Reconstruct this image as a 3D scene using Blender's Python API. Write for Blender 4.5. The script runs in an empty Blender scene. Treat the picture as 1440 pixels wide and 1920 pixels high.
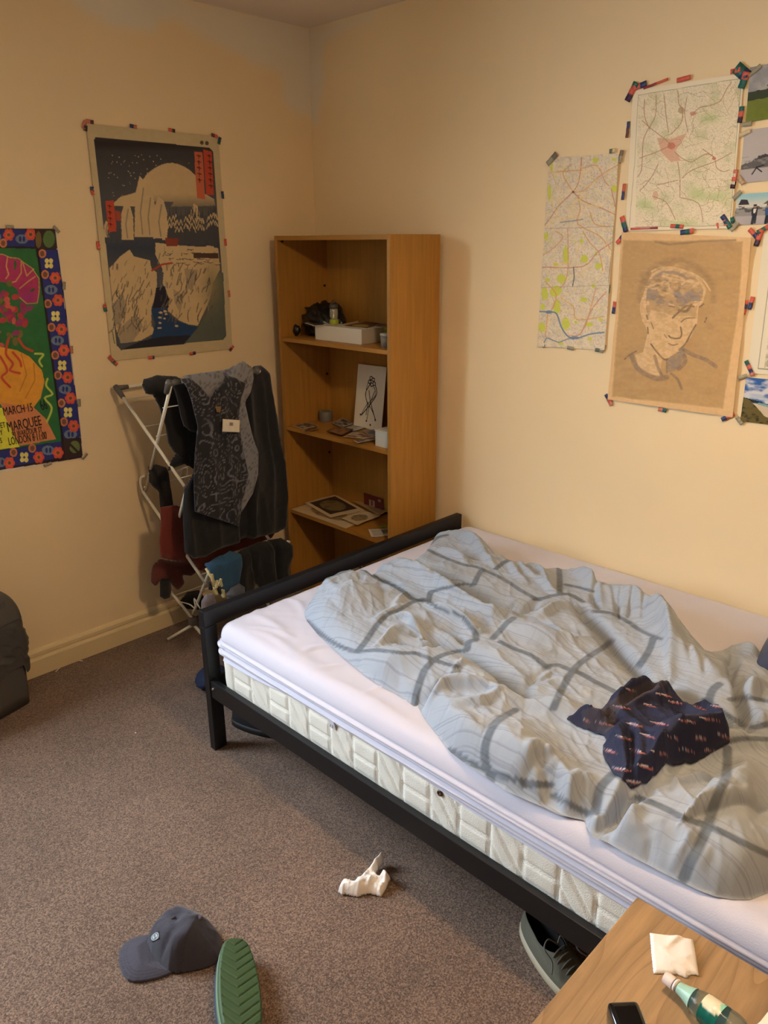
import bpy, bmesh, math, random
import numpy as np
from mathutils import Vector, Matrix
random.seed(7); rng = np.random.RandomState(5)
PI = math.pi
SC = bpy.context.scene
COL = SC.collection

# ------------------------------------------------------------------ camera
CAM = np.array([3.074, -2.6507, 1.7303]); YAW, PITCH, ROLL, FPX = map(float, (44.5433, -19.2855, -0.3075, 1447.75))
_y, _p, _r = [math.radians(a) for a in (YAW, PITCH, ROLL)]
FWD = np.array([-math.sin(_y)*math.cos(_p), math.cos(_y)*math.cos(_p), math.sin(_p)])
_rt = np.array([math.cos(_y), math.sin(_y), 0.0]); _up = np.cross(_rt, FWD)
RGT = _rt*math.cos(_r) + _up*math.sin(_r); UPV = -_rt*math.sin(_r) + _up*math.cos(_r)
cd = bpy.data.cameras.new('camera'); cam = bpy.data.objects.new('camera', cd); COL.objects.link(cam)
cam.matrix_world = Matrix(((RGT[0], UPV[0], -FWD[0], CAM[0]), (RGT[1], UPV[1], -FWD[1], CAM[1]), (RGT[2], UPV[2], -FWD[2], CAM[2]), (0, 0, 0, 1)))
cd.sensor_fit = 'VERTICAL'; cd.sensor_height = 24; cd.lens = FPX/1920*24; cd.clip_start = 0.05
SC.camera = cam

# ------------------------------------------------------------------ world, light, exposure
W = bpy.data.worlds.new('world'); SC.world = W; W.use_nodes = True
_bg = W.node_tree.nodes['Background']; _sky = W.node_tree.nodes.new('ShaderNodeTexSky')
_sky.sky_type = 'NISHITA'; _sky.sun_disc = False; _sky.sun_elevation = math.radians(38); _sky.sun_rotation = math.radians(60)
W.node_tree.links.new(_sky.outputs[0], _bg.inputs[0]); _bg.inputs[1].default_value = 0.25
SC.view_settings.view_transform = 'Standard'; SC.view_settings.look = 'None'; SC.view_settings.gamma = 1
SC.view_settings.use_curve_mapping = False; SC.view_settings.exposure = 0.44
def area(name, loc, rot, sx, sy, power, colr):
    l = bpy.data.lights.new(name, 'AREA'); l.shape = 'RECTANGLE'; l.size = sx; l.size_y = sy; l.energy = power; l.color = colr
    o = bpy.data.objects.new(name, l); COL.objects.link(o); o.location = loc; o.rotation_euler = rot; return o
WY0, WY1, WZ0, WZ1 = -3.30, -2.05, 0.95, 2.25           # window opening in the left wall, beyond the frame
area('window_daylight', (-0.55, (WY0+WY1)/2-.1, (WZ0+WZ1)/2+.45), (0, -PI/2+math.radians(28), 0), 1.7, 2.0, 330, (0.76, 0.88, 1.0))
LAMP = (2.5, -1.45, 2.30)                                # warm ceiling pendant, beyond the frame

# ------------------------------------------------------------------ helpers: pixels <-> planes of the room
def at(px, py, ax, val):
    a = 'xyz'.index(ax); d = FWD*FPX + RGT*(px-720) - UPV*(py-960)
    return CAM + d*((val-CAM[a])/d[a])
def proj(P):
    v = np.asarray(P, float)-CAM; z = v@FWD
    return 720+FPX*(v@RGT)/z, 960-FPX*(v@UPV)/z
def zz(pts, o, s):                                       # zoomed-view coordinates -> photo pixels
    return [(o[0]+x*s, o[1]+y*s) for x, y in pts]
def onp(pts, ax, val):
    return [at(x, y, ax, val) for x, y in pts]

# ------------------------------------------------------------------ helpers: colour and noise
def lin(c):
    c = np.asarray(c, float)/255.0
    return np.where(c <= 0.04045, c/12.92, ((c+0.055)/1.055)**2.4)
def h2(i, j, s):
    n = (i*374761393 + j*668265263 + s*1442695041) & 0xffffffff
    n = ((n ^ (n >> 13))*1274126177) & 0xffffffff
    return ((n ^ (n >> 16)) & 0xffff)/65535.0
def vn(x, y, s=0):
    x = np.asarray(x, float); y = np.asarray(y, float)
    i = np.floor(x).astype(np.int64); j = np.floor(y).astype(np.int64); fx = x-i; fy = y-j
    fx = fx*fx*fx*(fx*(fx*6-15)+10); fy = fy*fy*fy*(fy*(fy*6-15)+10)
    return (h2(i, j, s)*(1-fx)+h2(i+1, j, s)*fx)*(1-fy)+(h2(i, j+1, s)*(1-fx)+h2(i+1, j+1, s)*fx)*fy
def fbm(x, y, s=0, o=4):
    t = 0; a = .5
    for k in range(o): t = t+a*vn(x*2**k, y*2**k, s+k); a *= .5
    return t
def inpoly(poly, X, Y):
    r = np.zeros(X.shape, bool); n = len(poly)
    for k in range(n):
        x0, y0 = poly[k]; x1, y1 = poly[(k+1) % n]
        if y0 == y1: continue
        r ^= ((y0 > Y) != (y1 > Y)) & (X < (x1-x0)*(Y-y0)/(y1-y0)+x0)
    return r
def dline(pts, X, Y, closed=False, want_t=False):
    best = np.full(X.shape, 1e9); side = np.zeros(X.shape); T = np.zeros(X.shape); cx = np.zeros(X.shape); cy = np.zeros(X.shape)
    pts = list(pts)+([pts[0]] if closed else []); L = 0
    tot = sum(math.dist(pts[k][:2], pts[k+1][:2]) for k in range(len(pts)-1))
    for k in range(len(pts)-1):
        x0, y0 = pts[k][:2]; x1, y1 = pts[k+1][:2]; dx, dy = x1-x0, y1-y0; l2 = dx*dx+dy*dy+1e-12
        t = np.clip(((X-x0)*dx+(Y-y0)*dy)/l2, 0, 1); qx, qy = x0+t*dx, y0+t*dy; d = np.hypot(X-qx, Y-qy)
        m = d < best; best[m] = d[m]; cx[m] = qx[m]; cy[m] = qy[m]
        if want_t:
            s = np.sign((X-x0)*dy-(Y-y0)*dx); side[m] = s[m]; T[m] = (L+t[m]*math.sqrt(l2))/tot
        L += math.sqrt(l2)
    return (best, side, T) if want_t else (best, cx, cy)

# ------------------------------------------------------------------ helpers: materials
MATS = {}
def mat(name, c=(128, 128, 128), rough=.7, metal=0, bump=0, bscale=40, var=0, vscale=8, vcol=False, sheen=0, spec=.5, trans=0, ior=1.45, grain=None, emit=None, alpha=1, c2=None, coat=0):
    if name in MATS: return MATS[name]
    m = bpy.data.materials.new(name); m.use_nodes = True; nt = m.node_tree; N = nt.nodes; L = nt.links; b = N['Principled BSDF']
    b.inputs['Roughness'].default_value = rough; b.inputs['Metallic'].default_value = metal; b.inputs['Specular IOR Level'].default_value = spec
    b.inputs['Transmission Weight'].default_value = trans; b.inputs['IOR'].default_value = ior; b.inputs['Sheen Weight'].default_value = sheen
    b.inputs['Alpha'].default_value = alpha; b.inputs['Coat Weight'].default_value = coat
    tc = N.new('ShaderNodeTexCoord'); col = None; base = tuple(lin(c))+(1,)
    if vcol:
        a = N.new('ShaderNodeAttribute'); a.attribute_name = 'Col'; col = a.outputs['Color']
    elif grain or var:
        mp = N.new('ShaderNodeMapping'); L.new(tc.outputs['Object'], mp.inputs[0])
        if grain: mp.inputs['Scale'].default_value = grain
        ns = N.new('ShaderNodeTexNoise'); ns.inputs['Scale'].default_value = vscale; ns.inputs['Detail'].default_value = 6; ns.inputs['Roughness'].default_value = .6
        L.new(mp.outputs[0], ns.inputs[0]); rp = N.new('ShaderNodeValToRGB'); v = var or .2
        rp.color_ramp.elements[0].position = .3; rp.color_ramp.elements[1].position = .7
        c2_ = tuple(lin(c2))+(1,) if c2 else tuple(x*(1-v) for x in base[:3])+(1,)
        rp.color_ramp.elements[0].color = c2_; rp.color_ramp.elements[1].color = tuple(min(1, x*(1+v*.6)) for x in base[:3])+(1,) if not c2 else base
        L.new(ns.outputs[0], rp.inputs[0]); col = rp.outputs[0]
    if col is not None: L.new(col, b.inputs['Base Color'])
    else: b.inputs['Base Color'].default_value = base
    if bump:
        n2 = N.new('ShaderNodeTexNoise'); n2.inputs['Scale'].default_value = bscale; n2.inputs['Detail'].default_value = 5
        L.new(tc.outputs['Object'], n2.inputs[0]); bp = N.new('ShaderNodeBump'); bp.inputs['Strength'].default_value = bump; bp.inputs['Distance'].default_value = .004
        L.new(n2.outputs[0], bp.inputs['Height']); L.new(bp.outputs[0], b.inputs['Normal'])
    if emit:
        b.inputs['Emission Color'].default_value = tuple(lin(emit[0]))+(1,); b.inputs['Emission Strength'].default_value = emit[1]
    MATS[name] = m; return m

# ------------------------------------------------------------------ helpers: objects
def link(name, me, m=None, parent=None, smooth=False):
    o = bpy.data.objects.new(name, me); COL.objects.link(o); me.name = name
    if m is not None:
        for k in (m if isinstance(m, (list, tuple)) else [m]): me.materials.append(k)
    if parent is not None: o.parent = parent
    if smooth and len(me.polygons): me.polygons.foreach_set('use_smooth', [True]*len(me.polygons))
    return o
def tag(o, label=None, cat=None, group=None, kind=None):
    if label: o['label'] = label
    if cat: o['category'] = cat
    if group: o['group'] = group
    if kind: o['kind'] = kind
    return o
def thing(name, label, cat, loc=(0, 0, 0), rz=0, group=None, rot=None):
    o = bpy.data.objects.new(name, None); COL.objects.link(o); o.empty_display_size = .05
    o.location = loc; o.rotation_euler = rot if rot else (0, 0, rz)
    return tag(o, label, cat, group)
def bm2(name, bm, m, parent=None, smooth=False, off=None):
    if off is not None: bmesh.ops.translate(bm, verts=bm.verts, vec=[-a for a in off])
    me = bpy.data.meshes.new(name); bm.to_mesh(me); bm.free(); return link(name, me, m, parent, smooth)
def box(bm, c, s, bev=0, rot=None, seg=2):
    t = bmesh.new(); bmesh.ops.create_cube(t, size=1)
    bmesh.ops.scale(t, vec=s, verts=t.verts)
    if bev: bmesh.ops.bevel(t, geom=t.edges[:], offset=bev, segments=seg, affect='EDGES', profile=.6)
    M = Matrix.Translation(c) @ (rot.to_4x4() if rot is not None else Matrix.Identity(4))
    bmesh.ops.transform(t, matrix=M, verts=t.verts); add(bm, t); return bm
def add(bm, t, M=None):
    if M is not None: bmesh.ops.transform(t, matrix=M, verts=t.verts)
    me = bpy.data.meshes.new('tmp'); t.to_mesh(me); t.free(); bm.from_mesh(me); bpy.data.meshes.remove(me)
def bx(x0, x1, y0, y1, z0, z1, bev=0, seg=2):
    return box(bmesh.new(), ((x0+x1)/2, (y0+y1)/2, (z0+z1)/2), (x1-x0, y1-y0, z1-z0), bev, None, seg)
def tube(bm, pts, r, n=10, caps=True, closed=False):
    pts = [Vector(p) for p in pts]; K = len(pts); rings = []; rr = r if isinstance(r, (list, tuple)) else [r]*K
    t0 = (pts[1]-pts[0]).normalized(); up = Vector((0, 0, 1)) if abs(t0.z) < .9 else Vector((1, 0, 0)); nrm = (up-t0*up.dot(t0)).normalized()
    for k, p in enumerate(pts):
        a = pts[(k-1) % K] if (k > 0 or closed) else p; b = pts[(k+1) % K] if (k < K-1 or closed) else p
        t = (b-a).normalized(); nrm = (nrm-t*nrm.dot(t)).normalized(); bi = t.cross(nrm)
        rings.append([bm.verts.new(p+(nrm*math.cos(2*PI*j/n)+bi*math.sin(2*PI*j/n))*rr[k]) for j in range(n)])
    for k in range(K if closed else K-1):
        A, B = rings[k], rings[(k+1) % K]
        for j in range(n): bm.faces.new((A[j], A[(j+1) % n], B[(j+1) % n], B[j]))
    if caps and not closed: bm.faces.new(rings[0][::-1]); bm.faces.new(rings[-1])
    return bm
def lathe(bm, prof, n=24, M=None, cap=True):
    t = bmesh.new(); rings = [[t.verts.new((r*math.cos(2*PI*j/n), r*math.sin(2*PI*j/n), z)) for j in range(n)] for r, z in prof]
    for A, B in zip(rings, rings[1:]):
        for j in range(n): t.faces.new((A[j], A[(j+1) % n], B[(j+1) % n], B[j]))
    if cap:
        if prof[0][0] > 1e-4: t.faces.new(rings[0][::-1])
        if prof[-1][0] > 1e-4: t.faces.new(rings[-1])
    bmesh.ops.remove_doubles(t, verts=t.verts, dist=1e-6)
    add(bm, t, M); return bm
def smooth_pts(pts, n=6):
    pts = [np.array(p, float) for p in pts]; out = []
    for k in range(len(pts)-1):
        p0 = pts[max(k-1, 0)]; p1 = pts[k]; p2 = pts[k+1]; p3 = pts[min(k+2, len(pts)-1)]
        for j in range(n):
            t = j/n; out.append(.5*((2*p1)+(-p0+p2)*t+(2*p0-5*p1+4*p2-p3)*t*t+(-p0+3*p1-3*p2+p3)*t**3))
    out.append(pts[-1]); return out
def mesh_np(V, F):
    me = bpy.data.meshes.new('m'); V = np.asarray(V, np.float32); F = np.asarray(F, np.int32); n = F.shape[1]
    me.vertices.add(len(V)); me.vertices.foreach_set('co', V.ravel()); me.loops.add(F.size); me.loops.foreach_set('vertex_index', F.ravel())
    me.polygons.add(len(F)); me.polygons.foreach_set('loop_start', np.arange(0, F.size, n, dtype=np.int32)); me.polygons.foreach_set('loop_total', np.full(len(F), n, np.int32))
    me.update(calc_edges=True); return me
def setcol(me, C):
    C = np.clip(np.asarray(C), 0, 1); a = me.color_attributes.new('Col', 'FLOAT_COLOR', 'POINT')
    a.data.foreach_set('color', np.hstack([C, np.ones((len(C), 1))]).astype(np.float32).ravel())
def patch(poly, step, frame, hfun, cfun=None, back=0):
    """cloth patch: polygon in the (u,v) plane of frame=(O,U,V,N), fine grid, offset hfun(u,v,d) along N; back>0 closes it with a rim and a rear face"""
    P = np.array(poly, float); u0, v0 = P.min(0)-step; u1, v1 = P.max(0)+step
    us = np.arange(u0, u1+step, step); vs = np.arange(v0, v1+step, step); GU, GV = np.meshgrid(us, vs); nu, nv = len(us), len(vs)
    GU = GU.ravel(); GV = GV.ravel(); ins = inpoly(poly, GU, GV)
    q = np.arange(nu*nv).reshape(nv, nu); F = np.stack([q[:-1, :-1], q[:-1, 1:], q[1:, 1:], q[1:, :-1]], -1).reshape(-1, 4)
    F = F[ins[F].sum(1) >= 2]; use = np.unique(F); mp = np.full(nu*nv, -1); mp[use] = np.arange(len(use)); F = mp[F]
    U, V, I = GU[use], GV[use], ins[use]; d, cx, cy = dline(poly, U, V, closed=True)
    U = np.where(I, U, cx); V = np.where(I, V, cy); d = np.where(I, d, 0)
    O, A, B, Nn = [np.array(a, float) for a in frame]; H = hfun(U, V, d)
    X = O+np.outer(U, A)+np.outer(V, B)+np.outer(H, Nn)
    flip = np.dot(np.cross(A, B), Nn) < 0
    if flip: F = F[:, ::-1]
    C = cfun(U, V, d, X) if cfun else None
    if back:
        n = len(X); H2 = np.minimum(H-back*.3, H*0-back)if back > 0 else H+back
        X2 = O+np.outer(U, A)+np.outer(V, B)+np.outer(H2, Nn)
        E = np.concatenate([F[:, [0, 1]], F[:, [1, 2]], F[:, [2, 3]], F[:, [3, 0]]]); key = np.sort(E, 1); key = key[:, 0]*n+key[:, 1]
        uq, idx, cnt = np.unique(key, return_index=True, return_counts=True); BE = E[idx[cnt == 1]]
        S = np.stack([BE[:, 1], BE[:, 0], BE[:, 0]+n, BE[:, 1]+n], 1)
        F = np.concatenate([F, F[:, ::-1]+n, S]); X = np.concatenate([X, X2]);
        if C is not None: C = np.concatenate([C, C])
    me = mesh_np(X, F)
    if C is not None: setcol(me, C)
    return me
XY = ((0, 0, 0), (1, 0, 0), (0, 1, 0), (0, 0, 1))

class Canvas:
    def __init__(s, X, Y, base): s.X0, s.Y0 = X, Y; s.X, s.Y = X, Y; s.C = np.tile(lin(base), (len(X), 1))
    def view(s, o, k): s.X = (s.X0-o[0])/k; s.Y = (s.Y0-o[1])/k; return s
    def _m(s, m, c, a=1.0):
        c = lin(c); a = np.clip(m*a, 0, 1)[:, None]; s.C = s.C*(1-a)+c*a
    def poly(s, p, c, a=1.0): s._m(inpoly(p, s.X, s.Y).astype(float), c, a)
    def line(s, p, w, c, a=1.0): s._m(np.clip((w/2-dline(p, s.X, s.Y)[0])/(w*.25)+.5, 0, 1), c, a)
    def ell(s, x, y, rx, ry, c, a=1.0, ang=0):
        ca, sa = math.cos(ang), math.sin(ang); dx = s.X-x; dy = s.Y-y
        s._m((((dx*ca+dy*sa)/rx)**2+((-dx*sa+dy*ca)/ry)**2 < 1).astype(float), c, a)
    def blob(s, x, y, rx, ry, c, a=1.0):
        s._m(np.exp(-((s.X-x)/rx)**2-((s.Y-y)/ry)**2), c, a)
    def noise(s, sc, amt, seed=0):
        s.C *= (1+amt*(fbm(s.X/sc, s.Y/sc, seed)-.47)*2)[:, None]
    def mask(s, m, c, a=1.0): s._m(m.astype(float), c, a)
    def rnd(s, m, c, a=1.0): s._m(m, c, a)
def quadgrid(corners, nu, nv, normal, lift=.002, curl=.003, seed=0):
    TL, TR, BR, BL = [np.array(c, float) for c in corners]; u, v = np.meshgrid(np.linspace(0, 1, nu), np.linspace(0, 1, nv)); u = u.ravel()[:, None]; v = v.ravel()[:, None]
    flat = (TL*(1-u)+TR*u)*(1-v)+(BL*(1-u)+BR*u)*v
    w = fbm(u[:, 0]*3, v[:, 0]*3, seed, 3)*curl
    X = flat+np.outer(w+lift, normal); q = np.arange(nu*nv).reshape(nv, nu)
    F = np.stack([q[:-1, :-1], q[1:, :-1], q[1:, 1:], q[:-1, 1:]], -1).reshape(-1, 4)
    return flat, X, F, u[:, 0], v[:, 0]
def sheet(name, px, ax, nu, nv, paint, lift=.002, curl=.003, seed=0, parent=None, base=(230, 220, 200), rough=.6):
    normal = {'x': (1, 0, 0), 'y': (0, -1, 0)}[ax]
    flat, X, F, u, v = quadgrid(onp(px, ax, 0), nu, nv, normal, lift, curl, seed)
    pxx, pyy = proj(flat); cv = Canvas(pxx, pyy, base); cv.u, cv.v = u, v; paint(cv)
    me = mesh_np(X, F); setcol(me, cv.C); return link(name, me, mat('print_'+('gloss' if rough < .5 else 'matt'), rough=rough, vcol=True, spec=.35), parent, True)
def tape(px, py, ang, ln, wd, ax, cols, parent, lift=.006, name='tape'):
    """strip of patterned tape on a wall, centred on a photo pixel; ang in the wall plane, ln/wd metres"""
    c = at(px, py, ax, 0); A = np.array((0, 1, 0)) if ax == 'x' else np.array((1, 0, 0)); B = np.array((0, 0, 1)); Nn = np.array((1, 0, 0)) if ax == 'x' else np.array((0, -1, 0))
    ca, sa = math.cos(ang), math.sin(ang); U = A*ca+B*sa; V = -A*sa+B*ca; n = 12; V_ = []; C = []
    for i in range(n+1):
        t = i/n-.5
        for s in (-.5, .5):
            V_.append(c+U*t*ln+V*s*wd+Nn*(lift+.0008*math.sin(i*1.3))); k = min(len(cols)-1, int((t+.5)*len(cols)*.9999)); C.append(lin(cols[k]))
    F = [(2*i, 2*i+2, 2*i+3, 2*i+1) for i in range(n)]
    me = mesh_np(V_, F); setcol(me, C); o = link(name, me, mat('tape_print', rough=.45, vcol=True), parent)
    so = o.modifiers.new('s', 'SOLIDIFY'); so.thickness = .0006; return o
RED, NAVY, GRN, PNK, CLR = (214, 98, 80), (52, 62, 104), (36, 100, 90), (206, 124, 106), (160, 152, 130)
def text(s, loc, X, Y, size, m, parent, name='lettering', sx=1.0, ext=.0004):
    c = bpy.data.curves.new('t', 'FONT'); c.body = s; c.size = size; c.extrude = ext; c.resolution_u = 2
    o = bpy.data.objects.new('t', c); me = bpy.data.meshes.new_from_object(o); bpy.data.objects.remove(o)
    X = Vector(X).normalized(); Y = Vector(Y).normalized(); Z = X.cross(Y)
    M = Matrix.Translation(Vector(loc)) @ Matrix((X*sx, Y, Z)).transposed().to_4x4(); me.transform(M)
    return link(name, me, m, parent)

# ================================================================== THE ROOM
H = 2.649; RX, RY = 4.1, -4.2
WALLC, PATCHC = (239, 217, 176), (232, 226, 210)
def wall(name, ax, a0, a1, stain, holes=()):
    st = .02; n = int(round((a1-a0)/st))+1; k = int(round(H/st))+1
    a, z = np.meshgrid(np.linspace(a0, a1, n), np.linspace(0, H, k)); a = a.ravel(); z = z.ravel(); zero = a*0
    X = np.stack([zero, a, z], 1) if ax == 'x' else np.stack([a, zero, z], 1)
    q = np.arange(n*k).reshape(k, n); F = np.stack([q[:-1, :-1], q[:-1, 1:], q[1:, 1:], q[1:, :-1]], -1).reshape(-1, 4)
    if ax == 'y': pass
    for (h0, h1, g0, g1) in holes:
        ca = a[F].mean(1); cz = z[F].mean(1); F = F[~((ca > h0) & (ca < h1) & (cz > g0) & (cz < g1))]
    C = np.tile(lin(WALLC), (len(a), 1)); C *= (1+.05*(fbm(a*2, z*2, 3)-.47))[:, None]
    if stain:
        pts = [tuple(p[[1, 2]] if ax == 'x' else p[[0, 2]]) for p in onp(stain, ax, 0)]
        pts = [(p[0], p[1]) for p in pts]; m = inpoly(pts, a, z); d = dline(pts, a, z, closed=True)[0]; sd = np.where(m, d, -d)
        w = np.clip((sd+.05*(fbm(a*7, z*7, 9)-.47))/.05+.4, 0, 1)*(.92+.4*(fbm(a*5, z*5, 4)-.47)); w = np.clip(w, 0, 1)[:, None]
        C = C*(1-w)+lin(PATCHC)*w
    me = mesh_np(X, F if ax == 'x' else F); setcol(me, C)
    return tag(link(name, me, mat('wall_paint', rough=.75, vcol=True, bump=.12, bscale=60, spec=.3)), kind='structure')
ZC = (0, 0); ZS = .5556
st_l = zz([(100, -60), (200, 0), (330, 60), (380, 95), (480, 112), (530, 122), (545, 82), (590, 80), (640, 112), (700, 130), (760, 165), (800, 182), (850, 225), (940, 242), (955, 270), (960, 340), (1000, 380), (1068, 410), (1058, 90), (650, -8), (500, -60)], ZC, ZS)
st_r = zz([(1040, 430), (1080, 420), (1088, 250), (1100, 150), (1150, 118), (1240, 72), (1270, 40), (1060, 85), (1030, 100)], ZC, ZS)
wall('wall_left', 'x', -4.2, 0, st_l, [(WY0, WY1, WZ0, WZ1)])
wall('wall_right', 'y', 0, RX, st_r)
m_plain = mat('wall_plain', WALLC, .75, bump=.12, bscale=60)
m_dim = mat('wall_dim', (150, 122, 92), .8)  # unseen walls coloured darker than the painted ones to cut bounced fill light
tag(bm2('wall_far_end', bx(RX, RX+.1, RY, 0, 0, H), m_dim), kind='structure')
tag(bm2('wall_behind_camera', bx(0, RX, RY-.1, RY, 0, H), m_dim), kind='structure')
tag(bm2('ceiling', bx(-.12, RX+.1, RY-.1, .1, H, H+.1), mat('ceiling_paint', (226, 212, 196), .8, bump=.15, bscale=50)), kind='structure')
# carpet: low-pile floor with speckled twist yarns
def carpet_mat():
    m = bpy.data.materials.new('carpet'); m.use_nodes = True; nt = m.node_tree; N = nt.nodes; L = nt.links; b = N['Principled BSDF']
    b.inputs['Roughness'].default_value = .95; b.inputs['Specular IOR Level'].default_value = .15; b.inputs['Sheen Weight'].default_value = .25
    tc = N.new('ShaderNodeTexCoord')
    def noise(sc, det, ro=.6):
        n = N.new('ShaderNodeTexNoise'); n.inputs['Scale'].default_value = sc; n.inputs['Detail'].default_value = det; n.inputs['Roughness'].default_value = ro; L.new(tc.outputs['Object'], n.inputs[0]); return n
    v = N.new('ShaderNodeTexVoronoi'); v.inputs['Scale'].default_value = 300; L.new(tc.outputs['Object'], v.inputs[0])
    n1 = noise(210, 3, .7); n2 = noise(2.2, 4)
    mx = N.new('ShaderNodeMix'); mx.data_type = 'FLOAT'; mx.inputs[0].default_value = .5; L.new(v.outputs['Color'], mx.inputs[2]); L.new(n1.outputs[0], mx.inputs[3])
    r = N.new('ShaderNodeValToRGB'); e = r.color_ramp.elements; e[0].position = .28; e[0].color = tuple(lin((74, 57, 46)))+(1,); e[1].position = .74; e[1].color = tuple(lin((156, 131, 111)))+(1,)
    k = e.new(.5); k.color = tuple(lin((114, 92, 77)))+(1,); L.new(mx.outputs[0], r.inputs[0])
    r2 = N.new('ShaderNodeValToRGB'); r2.color_ramp.elements[0].position = .35; r2.color_ramp.elements[0].color = (.80, .78, .76, 1); r2.color_ramp.elements[1].position = .65; r2.color_ramp.elements[1].color = (1.05, 1.03, 1.02, 1); L.new(n2.outputs[0], r2.inputs[0])
    mm = N.new('ShaderNodeMix'); mm.data_type = 'RGBA'; mm.blend_type = 'MULTIPLY'; mm.inputs[0].default_value = 1; L.new(r.outputs[0], mm.inputs[6]); L.new(r2.outputs[0], mm.inputs[7]); L.new(mm.outputs[2], b.inputs['Base Color'])
    bp = N.new('ShaderNodeBump'); bp.inputs['Strength'].default_value = .9; bp.inputs['Distance'].default_value = .006; L.new(mx.outputs[0], bp.inputs['Height']); L.new(bp.outputs[0], b.inputs['Normal']); return m
tag(bm2('floor', bx(-.12, RX+.1, RY-.1, .1, -.1, 0), carpet_mat()), kind='structure')
# window (in the left wall, outside the photograph; it lets the daylight in)
m_white = mat('white_gloss', (235, 228, 210), .4)
bm = bmesh.new()
for a in ((WY0, WY0+.05, WZ0, WZ1), (WY1-.05, WY1, WZ0, WZ1), ((WY0+WY1)/2-.03, (WY0+WY1)/2+.03, WZ0, WZ1), (WY0, WY1, WZ0, WZ0+.05), (WY0, WY1, WZ1-.05, WZ1)):
    add(bm, bx(-.10, -.05, *a))
wn = tag(bm2('window_1', bm, m_white), kind='structure')
bm2('pane', bx(-.08, -.075, WY0, WY1, WZ0, WZ1), mat('glass', (225, 235, 238), .03, alpha=.10), wn)
bm2('window_sill', bx(-.1, .09, WY0-.05, WY1+.05, WZ0-.035, WZ0-.002, .006), m_white, wn)
# pendant lamp (outside the photograph)
t = thing('pendant_lamp', 'warm ceiling pendant hanging beyond the top of the photograph', 'lamp', (LAMP[0], LAMP[1], H))
bm2('cord', tube(bmesh.new(), [(0, 0, 0), (0, 0, LAMP[2]-H+.10)], .004), m_white, t)
bm2('lamp_shade', lathe(bmesh.new(), [(.03, LAMP[2]-H+.1), (.07, LAMP[2]-H+.09), (.16, LAMP[2]-H-.04)], 32, cap=False), mat('shade', (240, 225, 200), .8), t)
_l = bpy.data.lights.new('bulb', 'POINT'); _l.energy = 36; _l.color = (1.0, .73, .44); _l.shadow_soft_size = .09
_o = bpy.data.objects.new('bulb', _l); COL.objects.link(_o); _o.location = (LAMP[0], LAMP[1], LAMP[2]-.02)
# baseboards
m_base = mat('skirting_paint', (226, 206, 162), .5, var=.04, vscale=5)
def skirting(name, ax, a0, a1):
    pf = [(0, 0), (.020, 0), (.020, .072), (.017, .078), (.013, .082), (.012, .087), (.016, .091), (.0165, .106), (.012, .114), (.005, .119), (0, .119)]
    bm = bmesh.new(); R = []
    for a in (a0, a1): R.append([bm.verts.new((d, a, z) if ax == 'x' else (a, -d, z)) for d, z in pf])
    n = len(pf)
    for j in range(n): bm.faces.new((R[0][j], R[0][(j+1) % n], R[1][(j+1) % n], R[1][j]))
    bm.faces.new(R[0][::-1]); bm.faces.new(R[1]); bmesh.ops.recalc_face_normals(bm, faces=bm.faces)
    return tag(bm2(name, bm, m_base), kind='structure')
skirting('baseboard_left', 'x', RY, 0); skirting('baseboard_right', 'y', .02, RX)

# ================================================================== BED
BX0, BX1, BW, BT = .963, 2.99, 1.409, .554
m_blk = mat('black_metal', (20, 20, 22), .42, spec=.5)
bed = thing('bed_frame', 'low black metal double bed frame with a plain square footboard', 'bed', (BX0, -BW, 0))
BO = (BX0, -BW, 0)
for x0, top in ((BX0, BT), (BX1-.03, .95)):
    for y0 in (-BW, -.078):
        bm2('leg', bx(x0, x0+.03, y0, y0+.05, 0, top-.061 if top < .9 else top-.051, .002), m_blk, bed, off=BO)
bm2('footboard_rail', bx(BX0, BX0+.03, -BW, -.028, BT-.06, BT, .003), m_blk, bed, off=BO)
bm2('footboard_lower_rail', bx(BX0+.003, BX0+.027, -BW+.05, -.078, .228, .29, .002), m_blk, bed, off=BO)
bm2('headboard_rail', bx(BX1-.03, BX1, -BW, -.028, .90, .95, .003), m_blk, bed, off=BO)
bm2('headboard_lower_rail', bx(BX1-.027, BX1-.003, -BW+.05, -.078, .228, .29, .002), m_blk, bed, off=BO)
for y0, s in ((-BW+.004, 1), (-.055, -1)):
    bm = bx(BX0+.03, BX1-.03, y0, y0+.022, .222, .288, .0025); add(bm, bx(BX0+.03, BX1-.03, min(y0+.01, y0+.01+s*.04), max(y0+.01, y0+.01+s*.04), .222, .232))
    r = bm2('side_rail', bm, m_blk, bed, off=BO)
    if s == 1:
        b_ = lathe(bmesh.new(), [(0, .004), (.004, .004), (.0055, 0), (0.0055, -.002)], 12, Matrix.Translation((BX0+.045, y0-.001, .262)) @ Matrix.Rotation(PI/2, 4, 'X'))
        b2 = bm2('bolt', b_, mat('bolt_metal', (150, 150, 150), .35, metal=1), r, off=BO)
for k in range(11):
    x = BX0+.13+k*.178
    bm2('slat', bx(x, x+.065, -BW+.028, -.05, .2325, .245), mat('slat_wood', (190, 150, 100), .6), bed, off=BO)

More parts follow.
